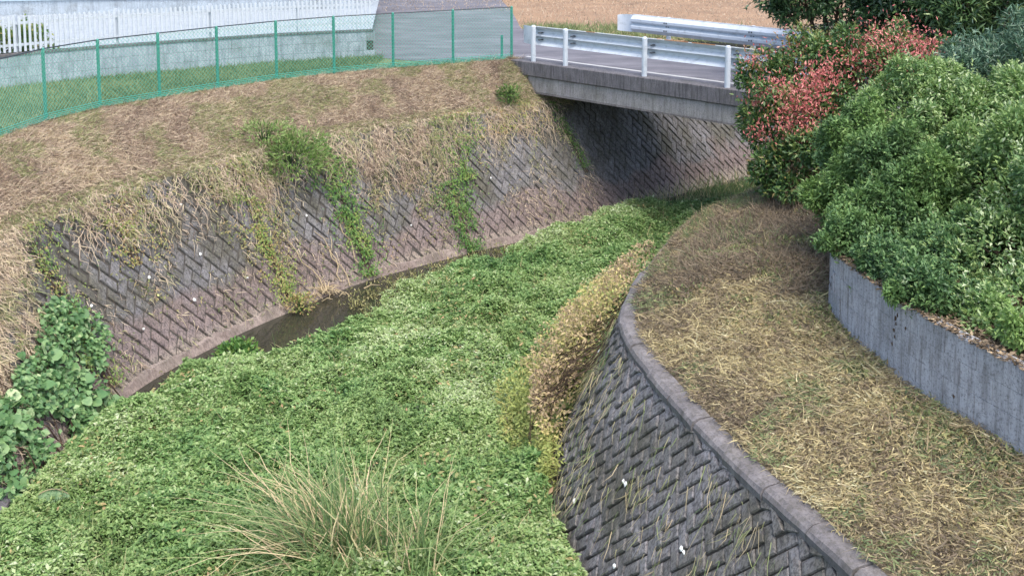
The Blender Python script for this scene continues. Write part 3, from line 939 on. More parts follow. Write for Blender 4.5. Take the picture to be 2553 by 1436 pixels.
# ------------------------------------------------------------------ green plants filling the channel
def bed_plants():
    n = 215000
    y = 7.2 + (23.4 - 7.2) * rng.random(n) ** 1.0
    x = xl(y) + (xr(y) - xl(y)) * rng.random(n)
    s, d = s_of(x, y)
    edge_ = d - gap(s) + (vn(x, y, .35, 2) - .5) * .35
    far_dark = y > 22.2 + .2 * vn(x, y, .5, 3)
    low = (np.exp(-((d - gap(s) - .1) / .35) ** 2) * ((s > 10.6) & (s < 15))) > rng.random(n) * .9
    keep = (edge_ > .04) & ~(far_dark) & ~low
    # a little less dense far away
    keep &= rng.random(n) < np.clip(1.25 - (y - 8) / 26, .5, 1)
    x, y, s, d, edge_ = (a[keep] for a in (x, y, s, d, edge_))
    hgt = .06 + .24 * vn(x, y, 1.3, 21) + .36 * (vn(x, y, .55, 24, 2) - .38) * np.clip(edge_ / .5, .15, 1) + .16 * (vn(x, y, .28, 22) - .35) + .13 * (vn(x, y, .09, 23, 2) - .5)
    hgt = np.clip(hgt, .06, .5)
    m = len(x); k = 4
    stem = np.stack([x, y, .09 + hgt], -1)
    P_ = np.repeat(stem, k, 0)
    a0 = np.repeat(rng.random(m) * 6.28, k) + np.tile(np.arange(k) * 6.28 / k, m) + rng.normal(size=m * k) * .4
    el = rng.normal(.15, .45, m * k)
    ax = np.stack([np.cos(a0) * np.cos(el), np.sin(a0) * np.cos(el), np.sin(el)], -1)
    nr = unit(np.array([0, 0, 1.]) + randn(m * k) * .25)
    P_ = P_ + np.stack([0 * a0, 0 * a0, -rng.random(m * k) * .07], -1)
    L = np.clip(rng.normal(.047, .014, m * k), .02, .10) * np.repeat(.75 + .5 * vn(x, y, 1.7, 25), k)
    pt = .54 + .75 * (vn(x, y, 1.2, 27) - .5) + .5 * (vn(x, y, .45, 28) - .5) + .12 * (hgt - .25)
    ti = np.repeat(pt, k) + rng.normal(size=m * k) * .17
    o = leaves('creek_plants', P_, ax, nr, L, L * .52, ti, M['bed'], droop=.12)
    tag(o, 'lush green leafy plants filling the channel bed', 'water plants', kind='stuff')
bed_plants()

def bed_extras():
    n = 16000
    y = rng.uniform(7.4, 22, n); x = xl(y) + (xr(y) - xl(y)) * rng.random(n)
    s, d = s_of(x, y)
    k = (d - gap(s) > .1) & (vn(x, y, .7, 31) > .46)
    x, y = x[k], y[k]; n = len(x)
    P_ = np.stack([x, y, .10 + .25 * vn(x, y, 1.3, 21)], -1)
    o = blades('creek_grass', P_, np.array([0, 0, .8]) + randn(n) * .45, randn(n) * .35, rng.uniform(.10, .26, n), rng.uniform(.006, .012, n), np.clip(.45 + .25 * rng.normal(size=n), 0, 1), M['reed'])
    tag(o, 'thin grass blades standing among the green creek plants', 'grass', kind='stuff')
    n = 9000
    y = rng.uniform(7.4, 22, n); x = xl(y) + (xr(y) - xl(y)) * rng.random(n)
    s, d = s_of(x, y)
    k = (d - gap(s) > .1) & (vn(x, y, .6, 32) > .50)
    x, y = x[k], y[k]; n = len(x)
    P_ = np.stack([x, y, .20 + .30 * vn(x, y, 1.3, 21)], -1)
    o = leaves('yellowing_leaves', P_, randn(n) * np.array([1, 1, .4]), np.array([0, 0, 1.]) + randn(n) * .4, rng.uniform(.04, .10, n), rng.uniform(.02, .045, n), .55 + .3 * rng.normal(size=n), M['wallweed'])
    tag(o, 'yellowing and withered leaves scattered over the green creek plants', 'leaves', kind='stuff')
bed_extras()

def tall_weeds():
    ns = 420
    y = rng.uniform(8.0, 21.5, ns); x = xl(y) + (xr(y) - xl(y)) * rng.random(ns)
    s, d = s_of(x, y)
    k = (d - gap(s) > .35) & (vn(x, y, .9, 35) > .50) & (xr(y) - x > .3)
    x, y = x[k], y[k]; ns = len(x); m = 16
    top = .34 + .26 * rng.random(ns); lean = rng.normal(size=(ns, 2)) * .12
    f = np.tile(np.linspace(.35, 1, m), ns)
    P_ = np.stack([np.repeat(x, m) + np.repeat(lean[:, 0], m) * f, np.repeat(y, m) + np.repeat(lean[:, 1], m) * f, .08 + np.repeat(top, m) * f], -1)
    a = rng.random(ns * m) * 6.28
    ax = np.stack([np.cos(a), np.sin(a), .35 + 0 * a], -1)
    o = leaves('tall_weeds', P_, ax, np.array([0, 0, 1.]) + randn(ns * m) * .3, rng.uniform(.05, .11, ns * m) * (1.15 - .5 * f), rng.uniform(.018, .034, ns * m), np.repeat(.45 + .4 * (rng.random(ns) - .5), m) + .12 * rng.normal(size=ns * m) + .15 * f, M['weedy'])
    tag(o, 'taller leafy weeds standing in loose groups above the creek plants', 'weeds', kind='stuff')
tall_weeds()

def low_plants():
    n = 26000
    y = 10 + 13 * rng.random(n)
    x = xl(y) + rng.random(n) * 2.2
    s, d = s_of(x, y)
    e = d - gap(s)
    p = np.exp(-((e + .02) / .16) ** 2) * .5
    p = np.where((s > 11.2) & (s < 15.5), np.exp(-((e + .15) / .35) ** 2) * .9, p)
    p = np.where((s > 7.5) & (s < 8.5), np.exp(-((e + .02) / .22) ** 2), p)
    k = rng.random(n) < p
    k &= vn(x, y, .25, 30) > .38
    x, y = x[k], y[k]; n = len(x)
    P_ = np.stack([x, y, .02 + .06 * rng.random(n)], -1)
    d_ = np.stack([rng.normal(size=n), rng.normal(size=n), .6 + rng.random(n)], -1)
    o = leaves('shore_plants', P_, d_, np.array([0, 0, 1.]) + randn(n) * .4, rng.uniform(.03, .09, n), rng.uniform(.015, .03, n), .45 + .3 * rng.normal(size=n), M['bedlow'])
    tag(o, 'thin yellowish plants along the water edge below the left wall', 'shore plants', kind='stuff')
low_plants()

# ------------------------------------------------------------------ dry grass on the left bank
def bank_grass():
    n = 170000
    s = 2.5 + 17 * rng.random(n); v = rng.random(n)
    p = slope_pt(s, v)
    down = unit(slope_pt(s, np.clip(v - .1, 0, 1)) - slope_pt(s, np.clip(v, .1, 1)))
    along = np.concatenate([WB.tan(s), np.zeros((n, 1))], 1)
    d = unit(down * (.25 + .6 * rng.random((n, 1))) + along * rng.normal(size=(n, 1)) * .8 + np.array([0, 0, 1.]) * (.10 + .7 * rng.random((n, 1))))
    bend = np.array([0, 0, -.3]) + randn(n) * .45
    p[:, 2] += .07 * (vn(p[:, 0], p[:, 1], .10, 39, 2) - .4)
    L = rng.uniform(.05, .15, n)
    g1 = vn(p[:, 0], p[:, 1], .9, 33); g2 = vn(p[:, 0], p[:, 1], .33, 34)
    ti = .44 + .28 * (g1 - .5) + .4 * (g2 - .5) + rng.normal(size=n) * .2
    ti = np.minimum(ti, .8)
    green = (vn(p[:, 0], p[:, 1], .55, 36) > .53) | (np.abs(v - .05) < .06 * (1 + vn(s, s * 0, .8, 37)))
    ti = np.where(green & (rng.random(n) < .5), .84 + .16 * rng.random(n), ti)
    top = v > .97
    ti = np.where(top & (rng.random(n) < .4), .9, ti)
    o = blades('dry_grass', p, d, bend, L, rng.uniform(.006, .012, n), ti, M['straw'])
    tag(o, 'matted dry brown grass covering the sloping left bank', 'dry grass', kind='stuff')
bank_grass()

EDGE_S = [3, 6.5, 7.07, 7.6, 8.07, 8.4, 8.8, 9.6, 10.0, 10.4, 10.9, 11.5, 12.1, 12.7, 13.1, 13.5, 14.0, 14.5, 14.9, 15.2, 15.6, 16.1, 16.6, 17.0, 17.5, 18.2, 19]
EDGE_H = [.05, .9, 2.35, 2.2, 2.05, 1.55, 2.2, 2.35, 2.0, 1.6, 1.3, 2.0, 2.0, 1.7, 1.05, 1.45, 0.95, 1.25, 1.2, 1.95, 2.05, 2.1, 1.95, 2.0, 2.25, 2.35, 2.35]
def hang_grass():
    n = 120000
    s = 2.5 + 16 * rng.random(n); h = .1 + 2.3 * rng.random(n)
    e = np.interp(s, EDGE_S, EDGE_H) + (vn(s * 1.0, h * 1.2, .22, 40) - .5) * 1.1
    prob = np.clip((h - e) / .30, 0, 1) * np.clip(.15 + 1.9 * (vn(s, h * .6, .18, 43, 2) - .2), 0, 1)
    prob = prob * np.where(s > 7, np.clip(.25 + 1.4 * vn(s, h, .35, 41) - (2.3 - h) * .12, .05, 1), 1)
    prob = np.maximum(prob, .13 * np.clip((vn(s, h, .4, 42) - .47) * 6, 0, 1))
    k = rng.random(n) < prob
    s, h = s[k], h[k]; n = len(s)
    off = np.where(h > 1.6, .05 + .12 * rng.random(n), .02 + .07 * rng.random(n))
    p = lwall(s, h, off)
    dn = unit(lwall(s, h - .1) - lwall(s, h)); t = np.concatenate([WB.tan(s), np.zeros((n, 1))], 1)
    nrm = unit(np.cross(t, -dn))
    d = unit(dn * (.1 + .9 * rng.random((n, 1))) + t * rng.normal(size=(n, 1)) * .75 + nrm * (.1 + .6 * rng.random((n, 1))))
    bend = np.array([0, 0, -.4]) + randn(n) * .4
    g = vn(s, h, .6, 44)
    ti = np.minimum(.5 + .5 * (g - .5) + .2 * rng.normal(size=n), .82)
    ti = np.where((vn(s, h, .4, 45) > .54) & (rng.random(n) < .6), .85 + .15 * rng.random(n), ti)
    o = blades('hanging_grass', p, d, bend, rng.uniform(.05, .17, n), rng.uniform(.006, .012, n), ti, M['straw'])
    tag(o, 'straw and dry grass hanging over the top of the left block wall', 'dry grass', kind='stuff')
hang_grass()

def dry_runners():
    b = MB(); tt = []
    for q in range(620):
        s0 = random.uniform(7.6, 18.2); h0 = random.uniform(1.9, 2.45)
        e = np.interp(s0, EDGE_S, EDGE_H)
        L = random.uniform(.25, .9) * (1.2 if e < 1.7 else .75)
        pts = []; s = s0; h = h0
        for k in range(7):
            pts.append(Vector(lwall(np.array([s]), np.array([max(h, .05)]), .05 + .07 * random.random())[0]))
            s += random.gauss(0, .05); h -= L / 7
        ribbon(b, pts, random.uniform(.004, .008), .002, (.6, -.6, .5))
        tt += [min(.85, max(.1, random.gauss(.5, .18)))] * (len(b.f) - len(tt))
    me = b.mesh('dry_runners', M['straw']); at_ = me.attributes.new('tint', 'FLOAT', 'FACE'); at_.data.foreach_set('value', np.asarray(tt, np.float32))
    tag(link(bpy.data.objects.new('dry_runners', me)), 'long dry runners hanging raggedly from the wall top over the blocks', 'dry vines', kind='stuff')
dry_runners()

# ------------------------------------------------------------------ mown hay on the right bank
def berm_hay():
    n = 260000
    s = 1.2 + 11.5 * rng.random(n) ** 1.0; d = .05 + 3.6 * rng.random(n) ** .9
    p = berm_pt(s, d)
    edge_ = .09 + (vn(s, s * 0, .30, 50) - .5) * .28
    far = np.clip((p[:, 1] - 11.6) / 1.2, 0, 1)
    k = (d > edge_ * (1 - .75 * far)) & ((p[:, 1] < 10.9) | (rng.random(n) < .8))
    s, d, p = s[k], d[k], p[k]; n = len(s)
    x, y = p[:, 0], p[:, 1]
    az = rng.normal(0, .75, n) + np.where(rng.random(n) < .5, 0, math.pi) + (vn(x, y, .5, 51) - .5) * 2.4
    dr = np.stack([np.cos(az), np.sin(az), .05 + .38 * np.abs(rng.normal(size=n))], -1)
    p[:, 2] = np.maximum(p[:, 2], np.where(d < .18, 2.062, 0)) + .045 * rng.random(n) * (1 + vn(x, y, .3, 52))
    bend = np.array([0, 0, -.18]) + randn(n) * .4
    g1 = vn(x, y, .8, 53); g2 = vn(x, y, .16, 54)
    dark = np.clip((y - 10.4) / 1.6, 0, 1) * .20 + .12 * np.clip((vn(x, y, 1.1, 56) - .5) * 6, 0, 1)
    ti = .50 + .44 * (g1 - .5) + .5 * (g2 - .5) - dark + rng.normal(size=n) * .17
    grn = (vn(x, y, .45, 55) > .62 - .07 * (y > 10.5))
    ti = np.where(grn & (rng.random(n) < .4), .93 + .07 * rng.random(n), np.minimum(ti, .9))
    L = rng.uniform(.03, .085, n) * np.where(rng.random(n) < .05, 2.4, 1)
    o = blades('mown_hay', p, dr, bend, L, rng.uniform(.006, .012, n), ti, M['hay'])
    tag(o, 'mown yellow brown hay lying on the right bank', 'cut grass', kind='stuff')
    # a few upright green tufts and a strip of grass by the bridge
    n = 5000
    s = 8.3 + 3.6 * rng.random(n); d = .1 + 1.1 * rng.random(n)
    k = vn(s, d * 3, .5, 57) > .5
    p = berm_pt(s[k], d[k]); n = len(p)
    o = blades('green_tufts', p, np.array([0, 0, 1.]) + randn(n) * .45, randn(n) * .3, rng.uniform(.06, .2, n), .010, .3 + .4 * rng.random(n), M['vergegrass'])
    tag(o, 'short green grass at the far end of the right bank', 'grass', kind='stuff')
berm_hay()

def berm_weeds():
    n = 60000
    s = 2 + 10.2 * rng.random(n); d = .3 + 3.2 * rng.random(n)
    p = berm_pt(s, d); x, y = p[:, 0], p[:, 1]
    wallx = np.interp(y, [6.5, 7.8, 8.75, 9.7, 10.55], [4.55, 4.05, 3.7, 3.5, 3.42])
    near = np.exp(-((wallx - x - .15) / .28) ** 2) * (y < 11)
    pr = np.clip((vn(x, y, .5, 58) - .55) * 4, 0, 1) * (.22 + .75 * np.clip((y - 10) / 2.0, 0, 1)) + .6 * near * (vn(x, y, .35, 59) > .45)
    k = rng.random(n) < pr
    p = p[k]; n = len(p); p[:, 2] += .03 + .05 * rng.random(n)
    o = leaves('bank_weeds', p, np.array([0, 0, .3]) + randn(n) * .7, np.array([0, 0, 1.]) + randn(n) * .5, rng.uniform(.03, .08, n), rng.uniform(.012, .03, n), .25 + .3 * rng.random(n) + .2 * rng.normal(size=n), M['wallweed'])
    tag(o, 'green and olive weeds among the cut hay on the right bank', 'weeds', kind='stuff')
    n = 55000
    s = 6.2 + 5.5 * rng.random(n); d = .5 + 2.6 * rng.random(n)
    p = berm_pt(s, d); k = (vn(p[:, 0], p[:, 1], .6, 60) > .42) & (p[:, 1] > 9.9 + 1.4 * vn(p[:, 0], p[:, 1], .8, 61))
    p = p[k]; n = len(p); p[:, 2] += .02 + .06 * rng.random(n)
    o = blades('cut_debris', p, np.concatenate([rng.normal(size=(n, 2)), .25 * np.abs(rng.normal(size=(n, 1)))], 1), randn(n) * .4, rng.uniform(.05, .16, n), rng.uniform(.006, .014, n), .12 + .16 * rng.random(n), M['hay'])
    tag(o, 'darker brown cut stalks lying at the far end of the right bank', 'cut grass', kind='stuff')
berm_weeds()

def verge_grass():
    n = 42000
    u = rng.random(n); v = rng.random(n) ** 1.1
    i = u * 59
    i0 = np.clip(i.astype(int), 0, 58); f = (i - i0)[:, None]
    a = fa[i0] * (1 - f) + fa[i0 + 1] * f; b_ = ba[i0] * (1 - f) + ba[i0 + 1] * f
    xy = a * (1 - v)[:, None] + b_ * v[:, None]
    k = ~((xy[:, 0] > -2.9) & (v > .12)) & (xy[:, 1] > 11)
    xy = xy[k]; n = len(xy)
    p = np.concatenate([xy, np.full((n, 1), 3.24)], 1)
    ti = .45 + .6 * (vn(xy[:, 0], xy[:, 1], .8, 60) - .5) + .2 * rng.normal(size=n)
    o = blades('verge_grass', p, np.array([0, 0, .6]) + randn(n) * .5, randn(n) * .3, rng.uniform(.05, .14, n), .012, ti, M['vergegrass'])
    tag(o, 'short grass between the mesh fence and the pale block wall', 'grass', kind='stuff')
    n = 6000
    t = rng.random(n); w = rng.random(n)
    a = np.array([.35, 28.9]); c = np.array([6.5, 29.2])
    xy = a * (1 - t)[:, None] + c * t[:, None] + np.stack([0 * w, -w * (1.0 + t * 3.)], -1)
    k = vn(xy[:, 0], xy[:, 1], .7, 61) > .40
    xy = xy[k]; n = len(xy)
    o = blades('roadside_grass', np.concatenate([xy, np.full((n, 1), 3.235)], 1), np.array([0, 0, .8]) + randn(n) * .5, randn(n) * .3, rng.uniform(.1, .26, n), .018, .35 + .6 * rng.random(n), M['vergegrass'])
    tag(o, 'strip of green grass between the road and the brown field', 'grass', kind='stuff')
    # stubble on the field
    n = 16000
    xy = np.stack([rng.uniform(-6, 9, n), rng.uniform(28.5, 44, n)], -1)
    k = ~((xy[:, 0] < .2) & (xy[:, 1] < 33))
    xy = xy[k]; n = len(xy)
    o = blades('field_stubble', np.concatenate([xy, np.full((n, 1), 3.22)], 1), np.array([0, 0, .5]) + randn(n) * .5, randn(n) * .3, rng.uniform(.05, .14, n), .02, .2 + .35 * rng.random(n), M['straw'])
    tag(o, 'short dry stubble on the brown field', 'stubble', kind='stuff')
verge_grass()

# ------------------------------------------------------------------ dry stalks in the shade at the bridge
def bridge_weeds():
    n = 2600
    y = rng.uniform(21.6, 24.6, n)
    x = xl(y) + rng.random(n) * (xr(y) - xl(y)) * .95
    p = np.stack([x, y, np.full(n, .03)], -1)
    o = blades('shade_weeds', p, np.array([0, 0, 1.]) + randn(n) * .3, randn(n) * .35, rng.uniform(.15, .5, n), rng.uniform(.008, .018, n), np.where(rng.random(n) < .5, .65 + .3 * rng.random(n), .1 + .3 * rng.random(n)), M['reed'])
    tag(o, 'pale stalks and weeds in the shade under the bridge', 'weeds', kind='stuff')
bridge_weeds()

def wall_weeds():
    n = 60000
    s = 7.0 + 11.2 * rng.random(n); h = .12 + 2.2 * rng.random(n)
    e = np.interp(s, EDGE_S, EDGE_H)
    pr = np.clip((vn(s, h * .8, .32, 46) - .50) * 5, 0, 1) * np.clip((h - e + 1.1) / 1.1, .05, 1) * .55
    k = rng.random(n) < pr
    s, h = s[k], h[k]; n = len(s)
    p = lwall(s, h, .03 + .08 * rng.random(n))
    t = np.concatenate([WB.tan(s), np.zeros((n, 1))], 1)
    nrm = np.array([.55, -.6, .5])
    ax = np.array([0, 0, -.5]) + randn(n) * .7
    ti = .55 + .9 * (vn(s, h, .9, 47) - .5) + .18 * rng.normal(size=n)
    o = leaves('wall_weeds', p, ax, nrm + randn(n) * .4, rng.uniform(.03, .075, n), rng.uniform(.012, .028, n), ti, M['wallweed'])
    tag(o, 'small olive and yellowish weeds rooted all over the left block wall', 'weeds', kind='stuff')
wall_weeds()

# ------------------------------------------------------------------ vines in the joints of the left wall
def joint_vine(label, s0, w, h0, h1, n, mat, tint, L=.07, lean=0., off=.14):
    n = int(n * 1.1); L = L * .8; w = w * 1.35
    h = h0 + (h1 - h0) * rng.random(n)
    f = (h - h0) / (h1 - h0)
    s = s0 + lean * f + rng.normal(size=n) * 1.5 * w * (.25 + 1.3 * vn(h, h * 0 + s0, .25, 63)) + .16 * (vn(h, h * 0 + s0, .45, 62) - .5)
    kv = vn(s * 1.0, h, .17, 68, 2) + .25 * np.abs(rng.normal(size=n)) * (rng.random(n) < .3) > .47
    s, h = s[kv], h[kv]; n = len(s)
    p = lwall(s, h, off * rng.random(n) + .03)
    dn = unit(lwall(s, h - .1) - lwall(s, h)); t = np.concatenate([WB.tan(s), np.zeros((n, 1))], 1)
    nrm = unit(np.cross(t, -dn))
    ax = unit(dn * .8 + t * rng.normal(size=(n, 1)) * .7 + nrm * .4 * rng.normal(size=(n, 1)))
    nr = unit(nrm + np.array([0, 0, .5]) + randn(n) * .35)
    b = MB()
    hs = np.linspace(h0, h1, 10)
    for q in range(3):
        pts = [Vector(lwall(np.array([s0 + lean * (hh - h0) / (h1 - h0) + .05 * math.sin(hh * 5 + q * 2)]), np.array([hh]), .05)[0]) for hh in hs]
        b.tube(pts, [.010 - .0006 * i for i in range(10)], 4)
    root = b.build('climbing_vine', M['bark'])
    tag(root, label, 'vine', 'vines in the joints of the left wall')
    lo = leaves('foliage', p, ax, nr, rng.uniform(.6, 1.25, n) * L, rng.uniform(.35, .6, n) * L, tint + .45 * (vn(s, h, .3, 64) - .5) + .15 * rng.normal(size=n), mat, root)
    return root
joint_vine('yellow green vine down the first weedy wall joint, above the widest water', 10.72, .10, .15, 2.35, 2300, M['vine'], .70, .065, -.1)
joint_vine('long green vine trailing down the wall right of the tall weed clump', 12.52, .11, .05, 2.4, 2900, M['vine'], .42, .07, -.15)
joint_vine('bright green narrow vine reaching the water at the middle of the wall', 14.78, .11, .0, 1.25, 1700, M['vine'], .32, .07)
joint_vine('green and yellow vine beside the top of the grey block wall near the bridge', 15.15, .13, 1.2, 2.4, 1300, M['vine'], .55, .065)
joint_vine('thin green vine on the wall edge just left of the dark bridge opening', 18.25, .06, .9, 2.4, 700, M['vine'], .35, .06, -.25)
joint_vine('yellow leafed vine hanging from the wall top close to the bridge', 16.4, .33, 1.9, 2.45, 1300, M['vine'], .86, .06)
joint_vine('sparse weedy vine on the left edge of the large block wall section', 7.06, .10, .2, 2.35, 1300, M['vine'], .66, .06)
joint_vine('straw coloured vine tongue on the large block wall section', 8.35, .12, 1.35, 2.3, 900, M['vine'], .82, .06)

def weed_clump(name, label, c, r, hgt, n, mat, tint, L=.1, cat='weed', group=None, W=.4, nst=14):
    c = Vector(c)
    b = MB()
    for q in range(nst):
        a = random.uniform(0, 6.28); rr = random.uniform(.1, 1) * r
        tip = c + Vector((math.cos(a) * rr, math.sin(a) * rr, hgt * random.uniform(.5, 1)))
        mid = c + (tip - c) * .5 + Vector((0, 0, hgt * .15))
        b.tube([c + Vector((math.cos(a) * rr * .2, math.sin(a) * rr * .2, -.05)), mid, tip], [.010, .007, .003], 4)
    root = b.build(name, mat if cat != 'debris' else M['drystem'])
    tag(root, label, cat, group)
    q = unit(randn(n)); q[:, 2] = np.abs(q[:, 2]) ** .8
    rad = rng.uniform(.45, 1.0, n) ** .6
    lump = .75 + .5 * vn(q[:, 0] * 2, q[:, 1] * 2 + q[:, 2], .6, 66)
    lump = lump * (.55 + .9 * vn(q[:, 0] * 3, q[:, 1] * 3 - q[:, 2] * 2, .35, 67))
    P_ = np.array(c) + q * (rad * lump)[:, None] * np.array([r, r, hgt]) * 1.15
    ax = unit(q + np.array([0, 0, -.2]) + randn(n) * .6)
    nr = unit(q + np.array([0, 0, .8]) + randn(n) * .4)
    leaves('foliage', P_, ax, nr, rng.uniform(.6, 1.3, n) * L, rng.uniform(.7, 1.2, n) * L * W, tint + .35 * (lump - 1) + .18 * rng.normal(size=n), mat, root)
    return root
p_ = lwall(np.array([11.75]), np.array([1.95]), .05)[0]
weed_clump('weed_clump', 'tall bushy green weed clump rooted on the upper left wall', p_, .55, .60, 2100, M['weedy'], .5, .12, W=.2)
p_ = lwall(np.array([11.5]), np.array([2.55]), .05)[0]
weed_clump('weed_clump', 'grey green weed patch on the dry bank above the tall clump', p_, .5, .26, 700, M['weedy'], .6, .10, W=.2)
p_ = lwall(np.array([16.75]), np.array([2.5]), .05)[0]
weed_clump('weed_clump', 'dark green weed beside the bridge end above the wall', p_, .22, .3, 420, M['weedy'], .3, .08)
c_ = on(590, 893, .05)
weed_clump('water_plant', 'small bright green plant standing in the water at the foot of the left wall', c_, .26, .22, 620, M['vine'], .30, .08, cat='plant', W=.6)
c_ = on(745, 770, .03)
weed_clump('shore_bush', 'yellowish weed tuft at the foot of the first wall joint', c_, .22, .22, 500, M['vine'], .85, .06, cat='plant')

# dead roots and twigs piled below the wall, right of the open water
def twig_heap():
    c = on(810, 735, .02); root = empty('twig_heap', c)
    for q in range(70):
        b = MB()
        a = random.uniform(0, 6.28); r_ = abs(random.gauss(0, .30))
        p = c + Vector((math.cos(a) * r_ * 1.2, math.sin(a) * r_ * .7, random.uniform(0, .12)))
        d = Vector((random.gauss(0, 1), random.gauss(0, 1), random.gauss(0, .35))).normalized() * random.uniform(.12, .36)
        b.tube([p - c, p - c + d * .5 + Vector((0, 0, .04)), p - c + d], [.011, .008, .004], 4)
        b.build('twig', M['drystem'], root)
    tag(root, 'heap of pale dead twigs at the foot of the wall right of the open water', 'debris')
    for s0, h0, s1, h1 in ((11.05, 1.05, 11.5, .1), (12.25, .95, 12.38, .05), (11.75, .95, 12.05, .0), (11.95, .8, 11.85, .1)):
        pts = [Vector(lwall(np.array([s0 + (s1 - s0) * k / 6 + .05 * math.sin(k * 2 + s0 * 9)]), np.array([h0 + (h1 - h0) * k / 6]), .07)[0]) for k in range(7)]
        bb = MB(); bb.tube(pts, [.006 + .004 * k / 6 for k in range(7)], 5)
        tag(bb.build('dead_stem', M['drystem']), {11.05: 'straight slanting dead stem nearest the yellow green joint vine', 12.25: 'upright pale dead stem touching the long green vine', 11.75: 'dead stem leaning right, in the middle of the narrow wall section', 11.95: 'short crooked dead stem leaning left on the narrow wall section'}[s0], 'stem', 'dead stems on the narrow wall section')
twig_heap()

# ------------------------------------------------------------------ bramble mound on the bend of the right wall
def bramble():
    b = MB()
    for q in range(46):
        s = random.uniform(6.7, 9.0)
        pts = []
        for k in range(8):
            f = k / 7
            h = 1.75 * f * random.uniform(.85, 1) + .02
            o = .06 + .5 * math.sin(math.pi * min(f * 1.1, 1)) * random.uniform(.4, 1)
            pts.append(Vector(rwall(np.array([s + (f - .5) * random.uniform(-.5, .5)]), np.array([h]), o)[0]))
        b.tube(pts, [.008 - .0007 * k for k in range(8)], 4)
    root = b.build('bramble_mound', M['bark'])
    tag(root, 'mound of withered brown brambles on the bend of the right wall', 'brambles')
    n = 20000
    s = rng.uniform(6.3, 9.2, n); h = rng.random(n) ** 1.25
    hm = np.interp(s, [6.3, 6.9, 7.3, 7.9, 9.2], [.45, .85, 1.35, 1.75, 1.9]) * (.8 + .45 * vn(s, s * 0, .25, 73)); h = hm * h + .02
    o_ = (.10 + .75 * np.sqrt(np.clip(1 - (h / 2.2) ** 2, 0, 1)) * (.5 + .9 * vn(s, h, .4, 70))) * rng.random(n) ** .45
    o_ = o_ * np.interp(s, [6.5, 7.0, 7.6, 9.2], [.35, .8, 1, .8])
    p = rwall(s, h, o_)
    k = (vn(s, h, .25, 71) > .30) & ~((p[:, 2] > 1.6) & (s < 7.4))
    s, h, o_, p = s[k], h[k], o_[k], p[k]; n = len(s)
    yel = vn(s, h, .5, 72)
    ti = .66 + 1.1 * np.clip(yel - .45, -.3, .6) + .15 * rng.normal(size=n) + .35 * (h < .6)
    leaves('foliage', p, np.array([-.3, 0, -.3]) + randn(n), np.array([-.5, -.4, .8]) + randn(n) * .5, rng.uniform(.03, .08, n), rng.uniform(.012, .03, n), ti, M['brownleaf'], root)
bramble()

def right_wall_straw():
    n = 3200
    s = rng.uniform(1.5, 7.6, n); h = rng.uniform(.05, 1.85, n)
    k = (vn(s, h, .28, 75) > .62 - .10 * (s > 5.6)) | (rng.random(n) < .08)
    s, h = s[k], h[k]; n = len(s)
    p = rwall(s, h, .03 + .05 * rng.random(n))
    dn = unit(rwall(s, h - .1) - rwall(s, h)); t = np.concatenate([CAP.tan(s), np.zeros((n, 1))], 1)
    d = unit(dn + t * rng.normal(size=(n, 1)) * .5 + np.array([-.9, -.3, .4]) * (.15 * rng.random((n, 1))))
    o = blades('wall_straw', p, d, randn(n) * .3 + np.array([0, 0, -.2]), rng.uniform(.08, .32, n), rng.uniform(.004, .008, n), np.clip(.72 + .18 * rng.normal(size=n), .25, 1), M['reed'])
    tag(o, 'dry straws and weeds caught on the dark right block wall', 'dry grass', kind='stuff')
right_wall_straw()

